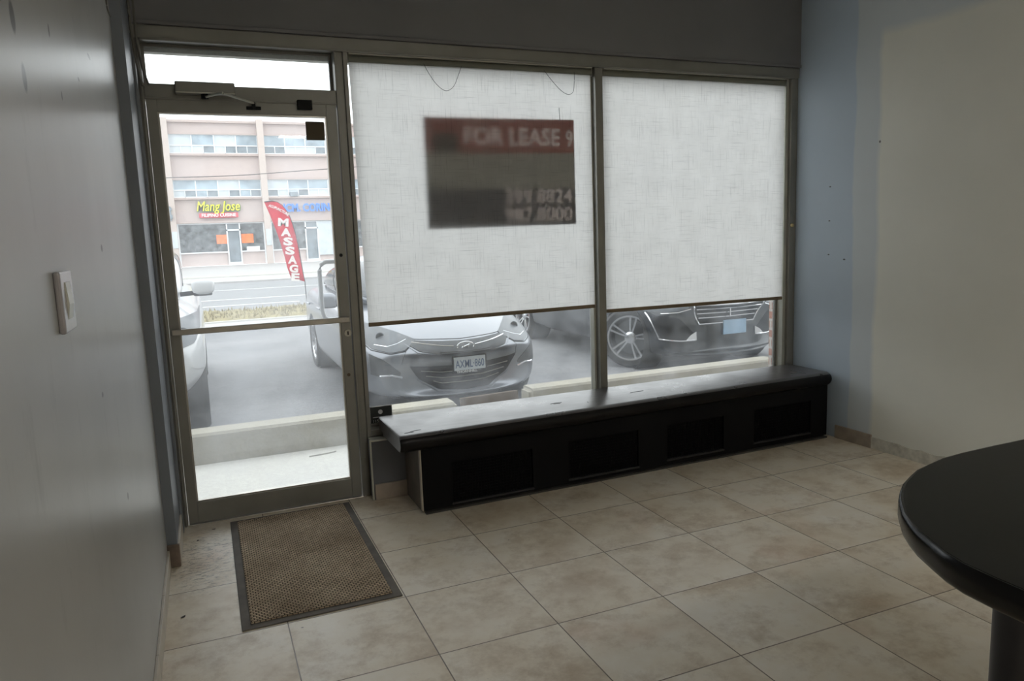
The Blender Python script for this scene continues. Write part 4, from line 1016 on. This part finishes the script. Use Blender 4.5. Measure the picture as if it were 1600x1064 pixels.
# headlights, fog inlets
for s in (-1, 1):
    xs_ = [.41, .52, .64, .76, .85]; tp = [.675, .725, .765, .800, .815]; bt = [.655, .590, .572, .600, .70]
    if s < 0: X_, T_, B_ = [-x for x in xs_[::-1]], tp[::-1], bt[::-1]
    else: X_, T_, B_ = xs_, tp, bt
    h = patch(bv, X_, T_, B_, .007, 24, 8).build('headlight', M['lens'], car, True)
    cx = .66 * s; mb = MB(); q = onbody(bv, cx, .69)
    mb.lathe([(.012, -.006), (.030, -.010), (.040, -.004)], 1, (q.x, q.y - .004, q.z), 28); mb.build('lamp', M['greygrille'], h, True)
    ribbon(bv, [(s * .47, .672), (s * .56, .640), (s * .64, .620), (s * .73, .632)], .006, .007).build('light_guide', M['lensbright'], h, True)
    P_ = [(s * .40, .665), (s * .52, .586), (s * .64, .566), (s * .77, .592), (s * .855, .70)]
    ribbon(bv, P_, .004, .004).build('headlight_seam', M['grille'], h, True)
    xs_ = [.56, .63, .70, .79]; tp = [.40, .46, .52, .56]; bt = [.375, .365, .36, .38]
    if s < 0: X_, T_, B_ = [-x for x in xs_[::-1]], tp[::-1], bt[::-1]
    else: X_, T_, B_ = xs_, tp, bt
    f = patch(bv, X_, T_, B_, .004, 16, 6).build('fog_inlet', M['greygrille'], car, True)
    ribbon(bv, [(s * .55, .352), (s * .64, .378), (s * .73, .372)], .011, .010).build('fog_lamp', M['lensbright'], f, True)
    ribbon(bv, [(s * .46, .66), (s * .53, .56), (s * .545, .47)], .0035, .0).build('bumper_crease', M['greygrille'], car, True)
pt = patch(bv, [-.70, 0, .70], [.185, .175, .185], [.15, .15, .15], .006, 20, 2); pt.build('lower_lip', M['grille'], car, True)
for yy in (1.95, 2.85):
    for s in (-1, 1): MB().tube([(s * .89, yy + .55, .80), (s * .905, yy + .60, .805), (s * .905, yy + .72, .805), (s * .89, yy + .77, .80)], .012, 8).build('door_handle', M['silver'], car, True)
car.location = (1.455, 2.08, G)

# ---- white crossover at the far left
st = [(0.0, .72, .26, .72, .80), (.06, .84, .22, .78, .88), (.2, .915, .20, .86, .98), (.5, .93, .20, .96, 1.06), (.95, .925, .22, 1.00, 1.12), (1.35, .925, .22, 1.02, 1.18), (2.3, .925, .24, 1.04, 1.16), (3.6, .925, .24, 1.06, 1.18), (4.3, .90, .3, 1.08, 1.2), (4.55, .84, .4, 1.05, 1.15), (4.6, .7, .5, .95, 1.05)]
gh = [(1.15, .70, 1.0, 1.10, 1.14), (1.6, .78, 1.0, 1.30, 1.38), (2.1, .75, 1.0, 1.50, 1.63), (3.0, .74, 1.0, 1.52, 1.67), (4.0, .72, 1.0, 1.46, 1.60), (4.5, .66, 1.0, 1.25, 1.35), (4.6, .6, 1.0, 1.1, 1.15)]
car, bv, gv = make_car('parked_car', st, .30, gh, (.86, 3.6), .365, .235, .235, .92, M['whitepaint'], 5, 0.0, lift=.26, inset=.015, label='white crossover at the far left of the door glass, only its front corner showing', double=False)
glasshouse(car, gv, [(1.75, 2.7), (2.8, 3.9)], 1.17, 1.56, 1.2)
mirror(car, -.78, 1.42, 1.19, -1, M['whitepaint'], .20); mirror(car, .78, 1.42, 1.19, 1, M['whitepaint'], .20)
for s in (-1, 1):
    xs_ = [.52, .62, .74, .84, .885]; tp = [.90, .95, .98, .985, .97]; bt = [.86, .80, .78, .80, .90]
    X_, T_, B_ = ([-x for x in xs_[::-1]], tp[::-1], bt[::-1]) if s < 0 else (xs_, tp, bt)
    h = patch(bv, X_, T_, B_, .007, 20, 8).build('headlight', M['lens'], car, True)
    q = onbody(bv, .76 * s, .885); mb = MB(); mb.lathe([(.02, -.010), (.035, -.008), (.045, -.004)], 1, (q.x, q.y - .002, q.z), 24); mb.build('lamp', M['greygrille'], h, True)
patch(bv, [-.45, 0, .45], [.86, .86, .86], [.72, .70, .72], .006, 20, 4).build('upper_grille', M['grille'], car, True)
patch(bv, [-.62, -.5, .5, .62], [.50, .56, .56, .50], [.44, .30, .30, .44], .006, 20, 4).build('lower_grille', M['grille'], car, True)
car.location = (-1.585, 1.98, G)

# ---- charcoal sedan on the right
st = [(0.0, .66, .20, .66, .74), (.06, .78, .17, .70, .79), (.2, .86, .15, .76, .85), (.5, .91, .15, .84, .93), (.95, .93, .17, .90, 1.0), (1.4, .93, .18, .92, 1.04), (2.4, .93, .18, .94, 1.0), (3.8, .93, .18, .97, 1.04), (4.5, .90, .22, .98, 1.08), (4.85, .82, .3, .94, 1.04), (4.92, .7, .4, .85, .95)]
gh = [(1.35, .68, .9, .98, 1.02), (1.8, .76, .9, 1.15, 1.22), (2.35, .72, .9, 1.29, 1.42), (3.1, .71, .9, 1.30, 1.46), (3.8, .69, .92, 1.24, 1.38), (4.4, .64, .95, 1.08, 1.14), (4.6, .58, .95, 1.02, 1.07)]
car, bv, gv = make_car('parked_car', st, .40, gh, (.84, 3.76), .345, .235, .255, .93, M['blackpaint'], 5, 0.76, caliper=PI - .25, label='dark charcoal sedan with chrome grille and turned alloy wheel, right of the silver car')
glasshouse(car, gv, [(1.95, 2.8), (2.9, 3.8)], 1.0, 1.38, 1.3)
mirror(car, -.85, 1.6, 1.03, -1, M['blackpaint'], .19); mirror(car, .85, 1.6, 1.03, 1, M['blackpaint'], .19)
gp = patch(bv, [-.46, -.36, .36, .46], [.74, .745, .745, .74], [.70, .53, .53, .70], .006, 24, 6).build('upper_grille', M['grille'], car, True)
for z_, w_ in ((.590, .385), (.640, .41), (.690, .44), (.735, .45)):
    ribbon(bv, [(-w_, z_), (0, z_ - .004), (w_, z_)], .0085, .014, 10).build('grille_bar', M['chrome'], gp, True)
ribbon(bv, [(-.48, .745), (-.46, .68), (-.37, .520), (.37, .520), (.46, .68), (.48, .745)], .010, .012, 6).build('grille_surround', M['chrome'], gp, True)
mb = MB(); e = onbody(bv, 0, .66); mb.tube([(e.x, e.y - .03, .585), (e.x, e.y - .03, .742)], .008, 8); mb.build('emblem', M['chrome'], gp, True)
for s in (-1, 1):
    P_ = [(s * .84, .66), (s * .815, .54), (s * .775, .375), (s * .60, .352), (s * .42, .350)]
    fi = patch(bv, [x * s for x in (.43, .60, .76, .80)][::s], [z for z in (.43, .60, .64, .60)][::s], [z for z in (.36, .36, .37, .50)][::s], .004, 16, 5).build('fog_inlet', M['grille'], car, True)
    ribbon(bv, P_, .010, .010, 6).build('fog_trim', M['chrome'], fi, True)
    X_ = [x * s for x in (.40, .47, .52)][::s]
    patch(bv, X_, [.365, .40, .445][::1] if False else ([.445, .41, .365] if s > 0 else [.365, .41, .445]), [.348] * 3, .014, 8, 3).build('fog_trim_wedge', M['chrome'], fi, True)
    xs_ = [.52, .62, .74, .84, .88]; tp = [.77, .80, .82, .825, .81]; bt = [.70, .68, .665, .67, .75]
    X_, T_, B_ = ([-x for x in xs_[::-1]], tp[::-1], bt[::-1]) if s < 0 else (xs_, tp, bt)
    h = patch(bv, X_, T_, B_, .007, 20, 8).build('headlight', M['lens'], car, True)
    ribbon(bv, [(s * .50, .70), (s * .62, .668), (s * .76, .655)], .008, .008).build('headlight_trim', M['chrome'], h, True)
e = onbody(bv, 0.10, .46); B(e.x - .155, e.y - .03, .385, e.x + .155, e.y - .012, .545, .004).build('licence_plate', M['bluecard'], car)
ribbon(bv, [(-.70, .225), (0, .215), (.70, .225)], .010, .006, 8).build('lower_lip', M['grille'], car, True)
car.location = (4.68, 2.42, G)
